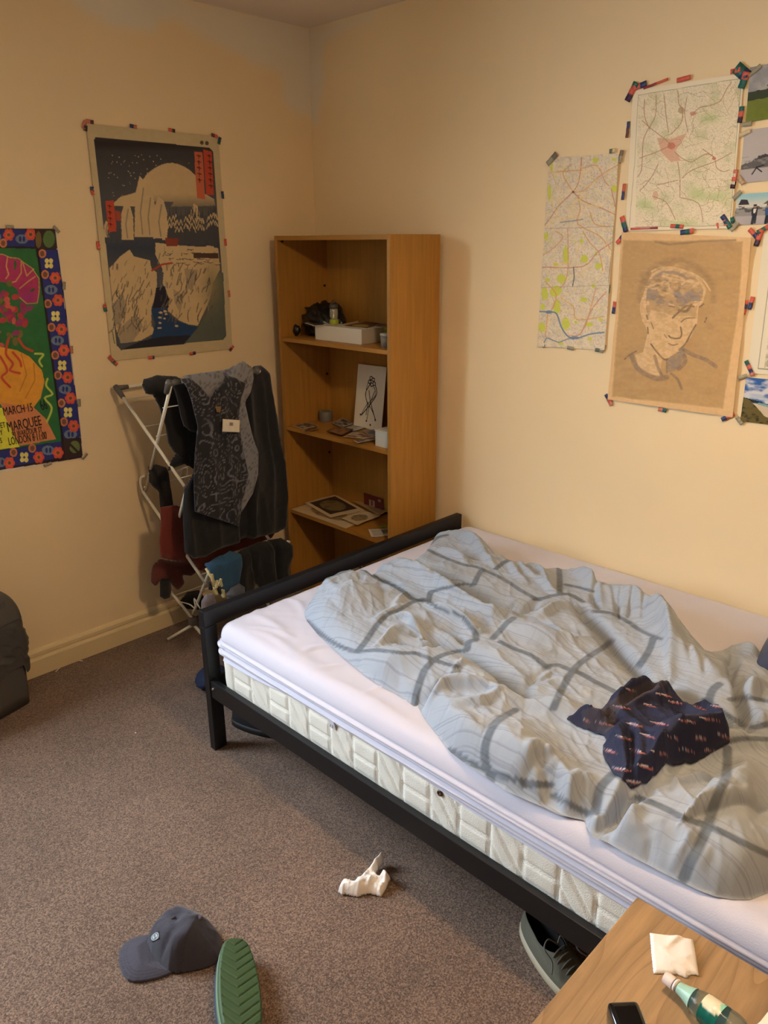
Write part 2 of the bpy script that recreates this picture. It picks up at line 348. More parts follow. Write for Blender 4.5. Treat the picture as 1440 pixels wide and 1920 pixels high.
# mattress
MX0, MX1, MY0, MY1, MZ0, MZ1 = 1.022, 2.945, -1.372, -.022, .248, .500
def rrect(x0, x1, y0, y1, r, step=.01):
    pts = []
    def seg(a, b):
        n = max(1, int(math.dist(a, b)/step))
        for i in range(n): pts.append((a[0]+(b[0]-a[0])*i/n, a[1]+(b[1]-a[1])*i/n))
    def arc(cx, cy, a0):
        n = max(3, int(r*PI/2/step))
        for i in range(n): t = a0+PI/2*i/n; pts.append((cx+r*math.cos(t), cy+r*math.sin(t)))
    seg((x0+r, y0), (x1-r, y0)); arc(x1-r, y0+r, -PI/2); seg((x1, y0+r), (x1, y1-r)); arc(x1-r, y1-r, 0)
    seg((x1-r, y1), (x0+r, y1)); arc(x0+r, y1-r, PI/2); seg((x0, y1-r), (x0, y0+r)); arc(x0+r, y0+r, PI)
    return pts
def skirt_strip(per, rows, zfun, ofun):
    P = np.array(per); n = len(P); nx = np.roll(P, -1, 0)-np.roll(P, 1, 0); nx /= np.linalg.norm(nx, axis=1)[:, None]; nrm = np.stack([nx[:, 1], -nx[:, 0]], 1)
    s = np.concatenate([[0], np.cumsum(np.linalg.norm(np.diff(P, axis=0), axis=1))]); V = []
    for r in range(rows+1):
        t = r/rows; z = zfun(s, t); o = ofun(s, t, z, P); V.append(np.column_stack([P+nrm*o[:, None], z]))
    V = np.concatenate(V); q = np.arange((rows+1)*n).reshape(rows+1, n)
    F = np.stack([q[:-1], q[1:], np.roll(q, -1, 1)[1:], np.roll(q, -1, 1)[:-1]], -1).reshape(-1, 4); return V, F
per = rrect(MX0, MX1, MY0, MY1, .055, .006)
def quilt(s, t, z, P):
    x = P[:, 0]-MX0; zr = z-MZ0; seams = np.full(len(x), 9.)
    c = .083; w = .098; k = np.floor((x-c)/w).astype(int); u = (x-c)-k*w; front = (P[:, 1] < MY0+.06) | (P[:, 0] < MX0+.06)
    for e in (u, w-u): seams = np.minimum(seams, e)
    A = (k % 2 == 0)
    for zz_ in (.036, .092, .148): seams = np.where(A, np.minimum(seams, np.abs(zr-zz_+.05*(u/w-.5)*0)), seams)
    for off in (-.06, .015, .09): seams = np.where(~A, np.minimum(seams, np.abs((zr-.150-off+u*1.3))/1.64), seams)
    seams = np.where(x < c, np.minimum(np.abs(x-c), 9), seams)
    edge = np.sqrt(np.clip(1-np.abs(2*t-1)**3, 0, 1))
    return .011*edge-.0065*np.exp(-(seams/.0042)**2)+.0015*(vn(s*30, z*30, 2)-.5)
V, F = skirt_strip(per, 34, lambda s, t: np.full(len(s), MZ0+(MZ1-.03-MZ0)*t), quilt)
m_mat = mat('mattress_ticking', (242, 238, 224), .8, bump=.5, bscale=350, sheen=.1)
mt = link('mattress', mesh_np(V, F[:, ::-1]), m_mat, smooth=True)
tag(mt, 'thick cream mattress with quilted chevron side panel on the black bed frame', 'mattress')
n = len(per)
def capmesh(z, inset=0):
    bm = bmesh.new(); f = bm.faces.new([bm.verts.new((p[0], p[1], z)) for p in per[::3]]); bmesh.ops.triangulate(bm, faces=[f]); return bm
bm2('underside', capmesh(MZ0+.001), m_mat, mt)
m_pipe = mat('piping', (236, 232, 216), .7)
pipe = rrect(MX0-.004, MX1+.004, MY0-.004, MY1+.004, .058, .03)
bm2('piping', tube(bmesh.new(), [(p[0], p[1], MZ0+.007+.002*math.sin(i*.7)) for i, p in enumerate(pipe)], .0055, 8, closed=True), m_pipe, mt, True)
c = at(825, 1487, 'y', MY0-.012); v_ = lathe(bmesh.new(), [(.0035, .001), (.004, .003), (.008, .003), (.009, 0), (.009, -.004), (.0035, -.004)], 20, Matrix.Translation(c) @ Matrix.Rotation(PI/2, 4, 'X'), cap=False)
vt = bm2('air_vent', v_, mat('vent_bronze', (90, 70, 60), .35, metal=.7), mt, True); tag(vt, 'small round bronze air vent')
bm2('vent_mesh', lathe(bmesh.new(), [(0, .0005), (.0036, .0005), (.0036, -.003)], 16, Matrix.Translation(c) @ Matrix.Rotation(PI/2, 4, 'X')), mat('vent_grey', (170, 170, 165), .6), vt)
c = at(622, 1358, 'y', MY0-.016); lb = bm2('care_label', box(bmesh.new(), tuple(c), (.026, .0012, .034), 0, Matrix.Rotation(.25, 3, 'X')), mat('label_white', (228, 226, 232), .7), mt)
text('1 2', (c[0]-.006, c[1]-.004, c[2]-.008), (1, 0, 0), (0, .25, 1), .012, mat('ink_blue', (60, 70, 110), .7), lb)

def strokes(U, V, S, z=.6, o=(0, 0), k=1):
    T = np.zeros(U.shape)
    for pts, amp, sl, sr in S:
        p = [tuple(at(x, y, 'z', z)[:2]) for x, y in zz(pts, o, k)]; p = [tuple(q) for q in smooth_pts(p, 3)]
        lo = np.min(p, 0)-3*max(sl, sr); hi = np.max(p, 0)+3*max(sl, sr); m = (U > lo[0]) & (U < hi[0]) & (V > lo[1]) & (V < hi[1])
        if not m.any(): continue
        d, sd, t = dline(p, U[m], V[m], want_t=True); s = np.where(sd > 0, sl, sr); tp = np.sqrt(np.clip(np.sin(np.clip(t, .04, .96)*PI), 0, 1))
        T[m] += amp*np.exp(-(d/s)**2)*tp
    return T
def ridged(x, y, s, o=3):
    t = 0; a = 1.0; tot = 0
    for k in range(o): t = t+a*(1-np.abs(2*vn(x*2**k, y*2**k, s+k)-1))**2; tot += a; a *= .5
    return t/tot
# fitted sheet
m_sheet = mat('sheet_cotton', (202, 200, 213), .75, bump=.15, bscale=300, sheen=.15)
A_, AK = (560, 960), .375; B_, BK = (940, 1020), .3472; C_, CK = (1000, 1380), .3056; D_, DK = (560, 1300), .4444; E_, EK = (340, 960), .3889
def sheet_h(U, V, d):
    r = .045; e = np.clip(d/r, 0, 1); z = (MZ1+.014)-.05*(1-np.sqrt(1-(1-e)**2))
    z = z+.004*(ridged(U*3+vn(U*2, V*2, 5), V*7+2*vn(U*3, V*3, 6), 11)-.4)*e+.0015*(vn(U*40, V*40, 3)-.5)*e
    S = [([(290, 480), (330, 450), (360, 470)], .018, .02, .012), ([(300, 500), (400, 520), (520, 600)], .006, .012, .02), ([(250, 560), (420, 600), (560, 700), (700, 760)], .005, .01, .02),
         ([(580, 690), (640, 660), (720, 650)], .005, .008, .012), ([(560, 730), (660, 760), (790, 740)], .005, .01, .01), ([(480, 420), (560, 440), (600, 500)], .006, .012, .012),
         ([(880, 890), (960, 850), (990, 840)], .004, .006, .01), ([(700, 800), (840, 870), (980, 950), (1150, 1050)], .005, .012, .018), ([(330, 560), (430, 570), (560, 620)], .005, .008, .01), ([(200, 600), (400, 690), (600, 790), (800, 890)], .004, .01, .01)]
    return z+strokes(U, V, S, .51, E_, EK)*np.clip(e*1.5, 0, 1)
per2 = rrect(MX0-.012, MX1+.012, MY0-.014, MY1+.010, .06, .012)
me1 = patch(per2, .009, XY, sheet_h)
def pleat(s, t, z, P):
    lo = .0045*np.sin(z*210+1.3*np.sin(s*2.1)+2*vn(s*1.5, z*0, 4))+.003*np.sin(z*430+2*np.sin(s*1.3+1))
    return .001+.006*np.sin(np.clip(t, 0, 1)*PI)*.8+lo*np.clip((1-t)*4, 0, 1)+.002*(vn(s*12, z*60, 8)-.5)-.004*t**8
hem = lambda s: MZ0+.148+.006*np.sin(s*3)+.006*(vn(s*5, s*0, 7)-.5)
V, F = skirt_strip(per2, 26, lambda s, t: hem(s)*(1-t)+(MZ1-.034)*t, lambda s, t, z, P: pleat(s, 1-(1-t), z, P)*np.clip((1-t)*6, 0, 1))
bm = bmesh.new(); bm.from_mesh(me1); tm = mesh_np(V, F[:, ::-1]); bm.from_mesh(tm)
sh = bm2('fitted_sheet', bm, m_sheet, None, True); tag(sh, 'white fitted sheet stretched over the top of the mattress, with a gathered side band', 'sheet')

# duvet
near = [(564, 1138), (575, 1162), (597, 1189), (620, 1211), (646, 1234), (661, 1246), (684, 1264), (710, 1283), (740, 1298), (762, 1312), (776, 1322), (783, 1322), (795, 1344), (818, 1375), (844, 1407), (880, 1435), (915, 1457), (947, 1479), (987, 1497), (1022, 1512), (1049, 1525), (1084, 1533), (1097, 1536), (1101, 1550), (1110, 1566), (1138, 1576), (1171, 1596), (1214, 1618), (1250, 1637), (1281, 1652), (1312, 1667), (1342, 1678), (1376, 1684), (1406, 1684), (1440, 1672), (1500, 1630), (1540, 1560), (1550, 1480)]
far_ = [(1530, 1400), (1490, 1290), (1440, 1226), (1410, 1216), (1370, 1213), (1339, 1216), (1322, 1200), (1298, 1180), (1273, 1165), (1239, 1150), (1214, 1128), (1190, 1113), (1166, 1096), (1131, 1088), (1089, 1075), (1054, 1060), (1009, 1056), (961, 1048), (942, 1043), (924, 1031), (897, 1017), (867, 1004), (830, 1001), (807, 1004), (796, 1018), (785, 1033), (770, 1044), (747, 1050), (721, 1050), (702, 1058), (691, 1070), (672, 1068), (654, 1073), (627, 1080), (597, 1091), (580, 1108), (567, 1127)]
DP = [tuple(at(x, y, 'z', .52)[:2]) for x, y in near]+[tuple(at(x, y, 'z', .565)[:2]) for x, y in far_]
SA = [([(60, 400), (150, 370), (270, 330), (330, 330)], .014, .06, .06), ([(150, 480), (300, 440), (430, 430)], .032, .09, .09), ([(480, 250), (560, 300), (640, 350), (720, 400), (760, 440)], .028, .03, .05),
 ([(650, 120), (740, 110), (840, 130), (920, 180), (1000, 230)], .030, .04, .035), ([(690, 195), (780, 225), (830, 255)], .016, .010, .025), ([(820, 130), (900, 200), (960, 260), (1000, 290)], .013, .010, .02),
 ([(340, 300), (430, 345), (520, 400), (590, 440), (640, 455)], -.022, .014, .024), ([(600, 250), (760, 330), (900, 400), (1000, 450), (1100, 480), (1180, 470)], -.026, .05, .03),
 ([(700, 390), (780, 440), (880, 490), (960, 530), (1060, 530)], .022, .018, .03), ([(460, 540), (530, 545), (580, 580), (620, 610)], .018, .008, .018), ([(480, 580), (430, 640), (380, 680)], .011, .01, .014),
 ([(600, 600), (720, 640), (850, 700), (960, 790), (1050, 850), (1130, 920), (1160, 960)], -.038, .02, .03), ([(640, 480), (760, 530), (830, 560), (880, 600), (910, 600)], .024, .010, .02),
 ([(330, 710), (450, 730), (600, 750), (760, 790), (900, 850), (1020, 920)], .022, .045, .05), ([(580, 965), (600, 900), (680, 880), (780, 850), (800, 830)], -.026, .011, .018),
 ([(620, 925), (720, 890), (830, 900), (960, 930), (1000, 960)], .022, .012, .028), ([(1000, 560), (1130, 600), (1280, 640), (1400, 640)], .018, .03, .05), ([(1280, 790), (1200, 830), (1130, 870)], -.014, .02, .015),
 ([(300, 690), (240, 720), (250, 760)], -.020, .012, .012), ([(520, 490), (440, 520), (380, 560)], .010, .012, .018), ([(480, 640), (560, 670), (640, 680), (700, 640)], -.016, .014, .014), ([(700, 560), (790, 600), (840, 640)], -.013, .012, .014),
 ([(1000, 480), (1080, 500), (1200, 440)], -.010, .012, .012), ([(960, 420), (1040, 450), (1090, 440)], .008, .008, .010), ([(1200, 340), (1260, 400), (1310, 420)], .012, .01, .014), ([(1170, 260), (1230, 330), (1290, 400)], -.010, .01, .012),
 ([(1060, 260), (1090, 320), (1140, 360)], .011, .012, .012), ([(1130, 240), (1200, 290), (1240, 360)], .010, .010, .012), ([(560, 420), (500, 470), (480, 490)], .008, .01, .012), ([(120, 350), (170, 420), (200, 480)], .006, .012, .02),
 ([(260, 760), (330, 740), (420, 760)], .010, .014, .014), ([(480, 780), (520, 850), (500, 900)], -.008, .012, .016), ([(840, 800), (780, 830), (700, 880)], .012, .01, .012), ([(740, 640), (800, 680), (900, 740), (1000, 830)], .012, .010, .012), ([(380, 250), (440, 290), (560, 330)], .012, .014, .02)]
SB = [([(330, 110), (420, 160), (480, 220), (520, 290)], .026, .02, .02), ([(520, 240), (640, 280), (760, 330), (860, 430), (900, 560), (1010, 650), (1120, 720), (1230, 790)], .040, .045, .045),
 ([(420, 330), (520, 420), (580, 500), (660, 580), (740, 660), (800, 720)], -.045, .03, .018), ([(920, 740), (1100, 860), (1220, 950), (1300, 1000)], -.03, .03, .018), ([(820, 370), (860, 480), (890, 600), (905, 700)], .018, .008, .02),
 ([(520, 200), (500, 280), (520, 340)], -.016, .012, .012), ([(590, 260), (620, 330), (640, 400)], -.006, .008, .008), ([(700, 300), (690, 390)], -.008, .006, .008), ([(760, 330), (760, 420)], -.008, .006, .008), ([(640, 290), (630, 360)], -.006, .006, .008),
 ([(960, 560), (1020, 690)], -.008, .010, .010), ([(1050, 640), (1100, 740)], -.008, .01, .01), ([(1240, 620), (1250, 700), (1270, 790), (1310, 900), (1300, 990)], -.036, .012, .02), ([(1300, 830), (1380, 790), (1440, 810)], .026, .02, .03),
 ([(1180, 570), (1280, 560), (1350, 600), (1440, 590)], .020, .016, .02), ([(1280, 660), (1250, 740)], .012, .01, .012), ([(0, 740), (60, 800), (140, 850), (200, 870)], -.026, .02, .02), ([(0, 880), (130, 870), (300, 920), (450, 980), (540, 1060)], .026, .03, .05),
 ([(300, 660), (220, 700), (150, 760)], .010, .010, .014), ([(100, 390), (240, 440), (330, 490), (420, 500)], -.010, .012, .012), ([(200, 400), (290, 340), (380, 330)], .014, .014, .02), ([(560, 900), (520, 960), (560, 1030)], -.02, .03, .03),
 ([(830, 800), (1000, 900), (1100, 960)], -.02, .05, .05), ([(100, 90), (130, 150), (200, 200)], .012, .012, .012), ([(180, 110), (230, 170), (260, 240)], .012, .010, .012), ([(1360, 980), (1440, 960)], .02, .02, .03), ([(880, 400), (960, 470), (1040, 540)], .010, .014, .014)]
SC_ = [([(1000, 420), (1080, 460), (1150, 520)], .035, .15, .15), ([(640, 340), (760, 240), (900, 150), (1050, 110), (1200, 70), (1400, 60)], .036, .02, .05), ([(330, 560), (480, 490), (560, 440), (640, 380), (700, 360)], -.034, .014, .02),
 ([(810, 350), (900, 320), (1040, 300), (1180, 290)], .012, .010, .02), ([(780, 760), (860, 700), (960, 640)], .012, .010, .010), ([(690, 700), (725, 640), (715, 570)], -.014, .012, .012), ([(420, 620), (540, 660), (640, 700)], -.012, .01, .014),
 ([(800, 790), (950, 770), (1060, 720)], .010, .01, .014), ([(1240, 130), (1300, 180), (1280, 280), (1180, 380)], .014, .02, .03), ([(1440, 380), (1380, 480), (1360, 600)], -.01, .02, .03), ([(480, 560), (560, 520), (600, 480)], .012, .02, .02),
 ([(210, 330), (280, 260), (340, 300), (360, 400)], .012, .01, .014), ([(120, 200), (170, 300), (180, 420)], -.014, .012, .012), ([(60, 180), (120, 150), (240, 180)], .010, .01, .016), ([(620, 730), (760, 800), (900, 860)], -.008, .012, .02)]
SD = [([(1215, 560), (1240, 520), (1330, 490), (1400, 430)], -.030, .010, .012), ([(1240, 590), (1330, 545), (1420, 480)], .020, .014, .03), ([(760, 210), (900, 270), (1000, 330)], .026, .10, .10), ([(1030, 330), (1060, 400), (1100, 480)], -.028, .014, .02), ([(930, 330), (1000, 290), (1050, 310), (1070, 350)], .016, .012, .018), ([(600, 80), (700, 150), (760, 240)], .012, .03, .03),
 ([(1090, 330), (1150, 420), (1180, 480)], .014, .012, .014), ([(920, 300), (960, 340), (990, 380)], -.008, .008, .010), ([(640, 60), (760, 70), (860, 40)], .012, .012, .02), ([(1200, 380), (1280, 470), (1330, 490)], -.012, .014, .014), ([(560, 130), (610, 210), (690, 290)], .014, .02, .02)]
def duvet_h(U, V, d):
    e = np.clip(d/.085, 0, 1); p = (1-(1-e)**3)
    T = .072+.020*(fbm(U*3, V*3, 21)-.47)
    s = strokes(U, V, SA, .575, A_, AK)+strokes(U, V, SB, .58, B_, BK)+strokes(U, V, SC_, .58, C_, CK)+strokes(U, V, SD, .57, D_, DK)
    wu = U+.05*vn(U*5, V*5, 31); wv = V+.05*vn(U*5+9, V*5, 32); c, sn = math.cos(.6), math.sin(.6)
    a1, b1 = wu*c+wv*sn, -wu*sn+wv*c; c2, s2 = math.cos(-.5), math.sin(-.5); a2, b2 = wu*c2+wv*s2, -wu*s2+wv*c2
    w = .0095*(ridged(a1*3.2, b1*10, 41, 2)-.42)+.0100*(ridged(a2*5, b2*17, 45, 2)-.42)*(.3+1.2*vn(U*4, V*4, 46))+.0045*(ridged(a1*24, b1*9, 51, 2)-.42)+.0016*(ridged(a2*30, b2*64, 61, 2)-.4)
    z = .506+p*np.clip(T+np.where(s < 0, 2.4, 1.85)*s, .004, 1)+w*np.clip(e*2.2, .15, 1)
    return np.maximum(z, .5155+.004*e)
BANDS = [(A_, AK, [(20, 490), (60, 420), (100, 350), (190, 310), (270, 285), (330, 290), (400, 335), (460, 360), (520, 395), (560, 430), (600, 440), (650, 450), (700, 480), (760, 500), (820, 525), (850, 560), (880, 600), (888, 635)]),
 (A_, AK, [(295, 697), (340, 640), (380, 580), (440, 515), (500, 490), (560, 455), (620, 435)]), (A_, AK, [(40, 545), (100, 600), (160, 645), (240, 685), (300, 697), (380, 690), (450, 695), (520, 705), (580, 705), (640, 725), (690, 745), (740, 760), (790, 772)]),
 (A_, AK, [(580, 960), (590, 900), (610, 840), (630, 790), (670, 745), (720, 715), (800, 695), (840, 690), (850, 650), (885, 640)]), (A_, AK, [(970, 632), (1010, 590), (1040, 555), (1075, 530)]),
 (A_, AK, [(650, 190), (700, 215), (760, 240), (830, 265), (890, 275), (960, 305), (1040, 345), (1100, 385), (1160, 420), (1205, 440)]), (A_, AK, [(650, 440), (662, 400), (700, 390), (760, 372), (830, 360), (872, 365), (890, 330), (915, 290)]),
 (A_, AK, [(985, 285), (1030, 250), (1080, 230)]), (A_, AK, [(575, 215), (620, 190), (690, 130), (740, 115)]), (A_, AK, [(1010, 650), (1080, 685), (1150, 710), (1210, 750), (1245, 780)]), (B_, BK, [(280, 890), (310, 820), (350, 740), (390, 680), (430, 640), (500, 590), (550, 560), (600, 520)]),
 (B_, BK, [(250, 660), (310, 655), (370, 680), (430, 700), (500, 740), (560, 770), (615, 800)]), (B_, BK, [(350, 220), (420, 235), (490, 255)]), (B_, BK, [(180, 300), (240, 290), (270, 280), (360, 270), (440, 310)]), (B_, BK, [(500, 365), (580, 370), (640, 395), (700, 430), (740, 460), (800, 490), (855, 510)]),
 (B_, BK, [(740, 660), (770, 620), (800, 570), (820, 512)]), (B_, BK, [(1120, 850), (1140, 790), (1180, 755)]), (B_, BK, [(1100, 840), (1130, 860), (1200, 910), (1270, 955), (1300, 972)]), (B_, BK, [(310, 120), (315, 180), (315, 260)]), (B_, BK, [(1300, 980), (1370, 990), (1440, 970)]),
 (C_, CK, [(1190, 70), (1190, 180), (1180, 260), (1150, 320), (1110, 420), (1080, 520), (1050, 600), (1010, 690), (960, 780), (920, 880)]), (C_, CK, [(640, 380), (720, 405), (800, 440), (900, 490), (1000, 530), (1080, 555), (1180, 600), (1280, 650), (1380, 700), (1520, 760)]),
 (C_, CK, [(510, 215), (450, 270), (410, 320), (395, 380), (380, 465)]), (C_, CK, [(-60, 300), (20, 302), (80, 300)]), (C_, CK, [(130, 370), (190, 400), (260, 440), (335, 472)]), (D_, DK, [(915, 70), (835, 120), (800, 180), (785, 240), (790, 300), (815, 365)]),
 (D_, DK, [(640, 240), (720, 290), (800, 330), (900, 360), (1000, 380), (1060, 385)]), (C_, CK, [(1200, 30), (1300, 15), (1440, 20)]), (B_, BK, [(1240, 840), (1330, 830), (1440, 850)])]
_dl = np.array(DP)
def duvet_c(U, V, d, X):
    C = np.tile(lin((154, 163, 174)), (len(U), 1))
    dX = X-CAM; K = (.57-CAM[2])/dX[:, 2]; U2 = CAM[0]+dX[:, 0]*K; V2 = CAM[1]+dX[:, 1]*K      # bands are measured where they pass a level of 0.57 m
    for o, k, pts in BANDS:
        P = [tuple(at(x, y, 'z', .57)[:2]) for x, y in zz(pts, o, k)]; P = [tuple(q) for q in smooth_pts(P, 3)]
        lo = np.min(P, 0)-.03; hi = np.max(P, 0)+.03; m = (U2 > lo[0]) & (U2 < hi[0]) & (V2 > lo[1]) & (V2 < hi[1])
        dd = dline(P, U2[m], V2[m])[0]; a = np.clip((.0105-dd)/.0045+.5, 0, 1)*(.85+.15*vn(U[m]*90, V[m]*90, 8)); C[m] = C[m]*(1-a[:, None])+lin((94, 103, 113))*a[:, None]
    return C
me = patch(DP, .0032, XY, duvet_h, duvet_c)
m_duv = mat('duvet_cotton', vcol=True, rough=.85, bump=.12, bscale=400, sheen=.15)
def slubs(m):      # irregular thin woven lines along the cloth
    nt = m.node_tree; N = nt.nodes; L = nt.links; b = N['Principled BSDF']; src = b.inputs['Base Color'].links[0].from_socket; tc = N.new('ShaderNodeTexCoord')
    for sc, lo, hi, k in (((1.1, 230, 4), .56, .66, .80), ((150, 2, 10), .60, .72, .90)):
        wv = N.new('ShaderNodeTexNoise'); wv.inputs['Scale'].default_value = 2.5; L.new(tc.outputs['Object'], wv.inputs[0])
        ad = N.new('ShaderNodeVectorMath'); ad.operation = 'MULTIPLY_ADD'; ad.inputs[1].default_value = (.06, .06, 0); L.new(wv.outputs['Color'], ad.inputs[0]); L.new(tc.outputs['Object'], ad.inputs[2])
        mp = N.new('ShaderNodeMapping'); mp.inputs['Scale'].default_value = sc; L.new(ad.outputs[0], mp.inputs[0])
        if sc[0] < 2: mp.inputs['Rotation'].default_value = (0, 0, -.10)
        n = N.new('ShaderNodeTexNoise'); n.inputs['Scale'].default_value = 1; n.inputs['Detail'].default_value = 1; L.new(mp.outputs[0], n.inputs[0])
        r = N.new('ShaderNodeValToRGB'); r.color_ramp.elements[0].position = lo; r.color_ramp.elements[0].color = (1, 1, 1, 1); r.color_ramp.elements[1].position = hi; r.color_ramp.elements[1].color = (k, k, k*1.02, 1); L.new(n.outputs[0], r.inputs[0])
        mx = N.new('ShaderNodeMix'); mx.data_type = 'RGBA'; mx.blend_type = 'MULTIPLY'; mx.inputs[0].default_value = 1; L.new(src, mx.inputs[6]); L.new(r.outputs[0], mx.inputs[7]); src = mx.outputs[2]
    L.new(src, b.inputs['Base Color'])
slubs(m_duv)
dv = link('duvet', me, m_duv, smooth=True)
tag(dv, 'crumpled pale grey duvet with dark grey windowpane checks, thrown over the white sheet', 'duvet')

# ================================================================== THINGS ON THE WALLS
def wall_thing(name, label, cat, px, py, ax, group=None):
    p = at(px, py, ax, 0); return thing(name, label, cat, (0, 0, 0), group=group)
def tapes(lst, o, k, ax, parent, ln=.030, wd=.014):
    for q in lst:
        x, y, ang, cols = q[:4]; L_ = q[4] if len(q) > 4 else ln; w_ = q[5] if len(q) > 5 else wd
        px, py = zz([(x, y)], o, k)[0]; tape(px, py, math.radians(ang), L_, w_, ax, cols, parent, lift=.007+random.random()*.002)
def px_of(*p): return tuple(float(a) for a in proj(np.array(p)))
# --- gig poster, half out of frame
Z = (0, 400); K = .2605
t = thing('gig_poster', 'psychedelic green concert poster with purple lettering and blue flowered border', 'poster')
def paint_gig(c):
    c.view(Z, K); c.poly([(-999, 90), (385, 108), (590, 1760), (-999, 1990)], (44, 30, 40)); c.poly([(-999, 225), (255, 255), (345, 880), (440, 1640), (-999, 1840)], (46, 112, 62)); c.noise(60, .12, 3)
    c.poly([(-999, 95), (245, 120), (248, 240), (-999, 215)], (42, 52, 128)); c.poly([(275, 262), (408, 262), (480, 800), (580, 1610), (455, 1620), (360, 880)], (42, 52, 128)); c.poly([(-999, 1860), (435, 1640), (450, 1755), (-999, 2010)], (42, 52, 128))
    fl = [(395, 465), (415, 625), (440, 835), (458, 985), (485, 1180), (505, 1330), (527, 1530), (60, 155), (218, 152), (65, 1795), (277, 1755), (415, 1722), (-130, 150), (-140, 1830)]
    gr = [(365, 550), (412, 915), (465, 1265), (505, 1590), (155, 185), (345, 1705), (0, 1790), (-40, 170)]; ye = [(350, 360), (397, 740), (445, 1095), (487, 1432), (172, 1755)]
    orr = [(302, 290), (322, 440), (343, 650), (368, 820), (395, 1020), (415, 1165), (440, 1365), (458, 1500), (95, 1720), (230, 1690), (20, 215)]
    for x, y in gr: c.ell(x, y, 46, 34, (110, 128, 152)); c.ell(x-12, y, 9, 20, (42, 52, 128)); c.ell(x+14, y, 9, 20, (42, 52, 128))
    for x, y in orr: c.ell(x, y, 28, 32, (206, 128, 84)); c.ell(x, y, 16, 20, (120, 84, 70))
    for x, y in fl:
        for j in range(6): c.ell(x+24*math.cos(j*1.05), y+26*math.sin(j*1.05), 17, 19, (216, 88, 66))
        c.ell(x, y, 24, 26, (222, 104, 76)); c.ell(x, y, 11, 12, (96, 96, 60))
    for x, y in ye:
        for sx, sy in ((-1, -1), (1, -1), (-1, 1), (1, 1)): c.ell(x+sx*15, y+sy*18, 15, 18, (232, 222, 130))
    c.poly([(250, 112), (395, 110), (410, 255), (255, 255)], (58, 42, 44)); c.ell(350, 185, 42, 62, (92, 124, 70)); c.ell(275, 190, 22, 60, (120, 100, 60)); c.poly([(455, 1622), (580, 1612), (592, 1745), (465, 1770)], (58, 42, 44)); c.ell(535, 1680, 38, 45, (110, 128, 78)); c.line([(470, 1740), (500, 1660), (580, 1740)], 16, (58, 42, 44))
    tan = (206, 160, 100); mag = (176, 54, 104)      # arched purple lettering: L O V E
    c.poly([(-60, 300), (15, 298), (70, 325), (130, 330), (165, 360), (225, 400), (272, 470), (275, 560), (262, 640), (190, 645), (140, 600), (120, 545), (60, 505), (0, 490), (-60, 480)], mag); c.blob(200, 600, 60, 50, (150, 50, 130), .7)
    c.line([(52, 312), (42, 380), (60, 440), (40, 470)], 9, tan); c.line([(150, 345), (150, 430), (110, 490), (70, 500)], 8, tan); c.line([(160, 350), (190, 450), (240, 400)], 8, tan); c.line([(140, 540), (200, 490), (250, 455)], 8, tan)
    c.ell(106, 372, 11, 34, (70, 100, 60)); c.ell(232, 552, 20, 9, (70, 100, 60), ang=-.6); c.line([(-60, 296), (15, 294), (70, 318), (130, 324), (165, 352), (228, 394), (278, 470), (280, 560), (266, 645), (190, 650), (138, 605)], 6, tan)
    for j in range(60):
        x, y = 70+rng.randn()*80, 720+rng.randn()*90
        if x < 235: c.ell(x, y, 22+8*rng.rand(), 14+8*rng.rand(), [(184, 62, 70), (160, 52, 92), (204, 96, 84), (150, 60, 110), (120, 110, 60)][j % 5], ang=rng.rand()*3)
    c.poly([(-300, 980), (0, 960), (120, 985), (210, 1030), (300, 1130), (318, 1210), (290, 1330), (235, 1400), (120, 1390), (-300, 1330)], (226, 160, 58)); c.noise(90, .12, 8)
    for p in ([(60, 900), (40, 1010), (90, 1080), (70, 1130), (140, 1150)], [(0, 1030), (50, 1130), (10, 1180), (70, 1250)], [(130, 900), (170, 960), (230, 990)], [(90, 1000), (140, 1060), (150, 1100)]): c.line([tuple(q) for q in smooth_pts(p, 4)], 17, (196, 74, 52))
    for p in ([(150, 1010), (190, 1160), (140, 1280)], [(240, 1080), (250, 1200), (180, 1330)]): c.line(p, 7, (190, 124, 40))
    c.poly([(-300, 1400), (20, 1400), (80, 1560), (140, 1680), (-300, 1740)], (226, 226, 76)); c.poly([(0, 1360), (240, 1395), (330, 1480), (402, 1625), (140, 1672), (40, 1480)], (214, 140, 92)); c.noise(25, .1, 2)
    for p in ([(250, 1010), (310, 1015), (280, 1060), (300, 1100)], [(340, 1190), (330, 1240), (375, 1300), (320, 1330), (370, 1400), (335, 1500)]): c.line([tuple(q) for q in smooth_pts(p, 4)], 14, (190, 206, 90))
    c.line([(268, 262), (345, 880), (450, 1640)], 8, (26, 22, 30)); c.line([(410, 262), (485, 800), (585, 1612)], 6, (26, 22, 30))
sheet('print_sheet', [px_of(0, -1.86, 1.781), (105, 429), (156, 857), px_of(0, -1.86, .897)], 'x', 300, 460, paint_gig, parent=t)
m_ink = mat('black_ink', (34, 24, 26), .6)
def wtext(s, x, y, dx, dy, size, sx, o, k, ax='x', m=m_ink, parent=None):
    p = at(*zz([(x, y)], o, k)[0], ax, 0); q = at(*zz([(x+dx, y+dy)], o, k)[0], ax, 0); X = q-p; X /= np.linalg.norm(X)
    Nn = np.array((1, 0, 0)) if ax == 'x' else np.array((0, -1, 0)); Y = np.cross(Nn, X); text(s, p+Nn*.0062, X, Y, size, m, parent, sx=sx)
wtext('MARCH·15', 22, 1455, 260, -42, .046, .52, Z, K, parent=t); wtext('66', 296, 1420, 60, -20, .060, .46, Z, K, parent=t); wtext('MARQUEE', 52, 1572, 290, -60, .056, .52, Z, K, parent=t)
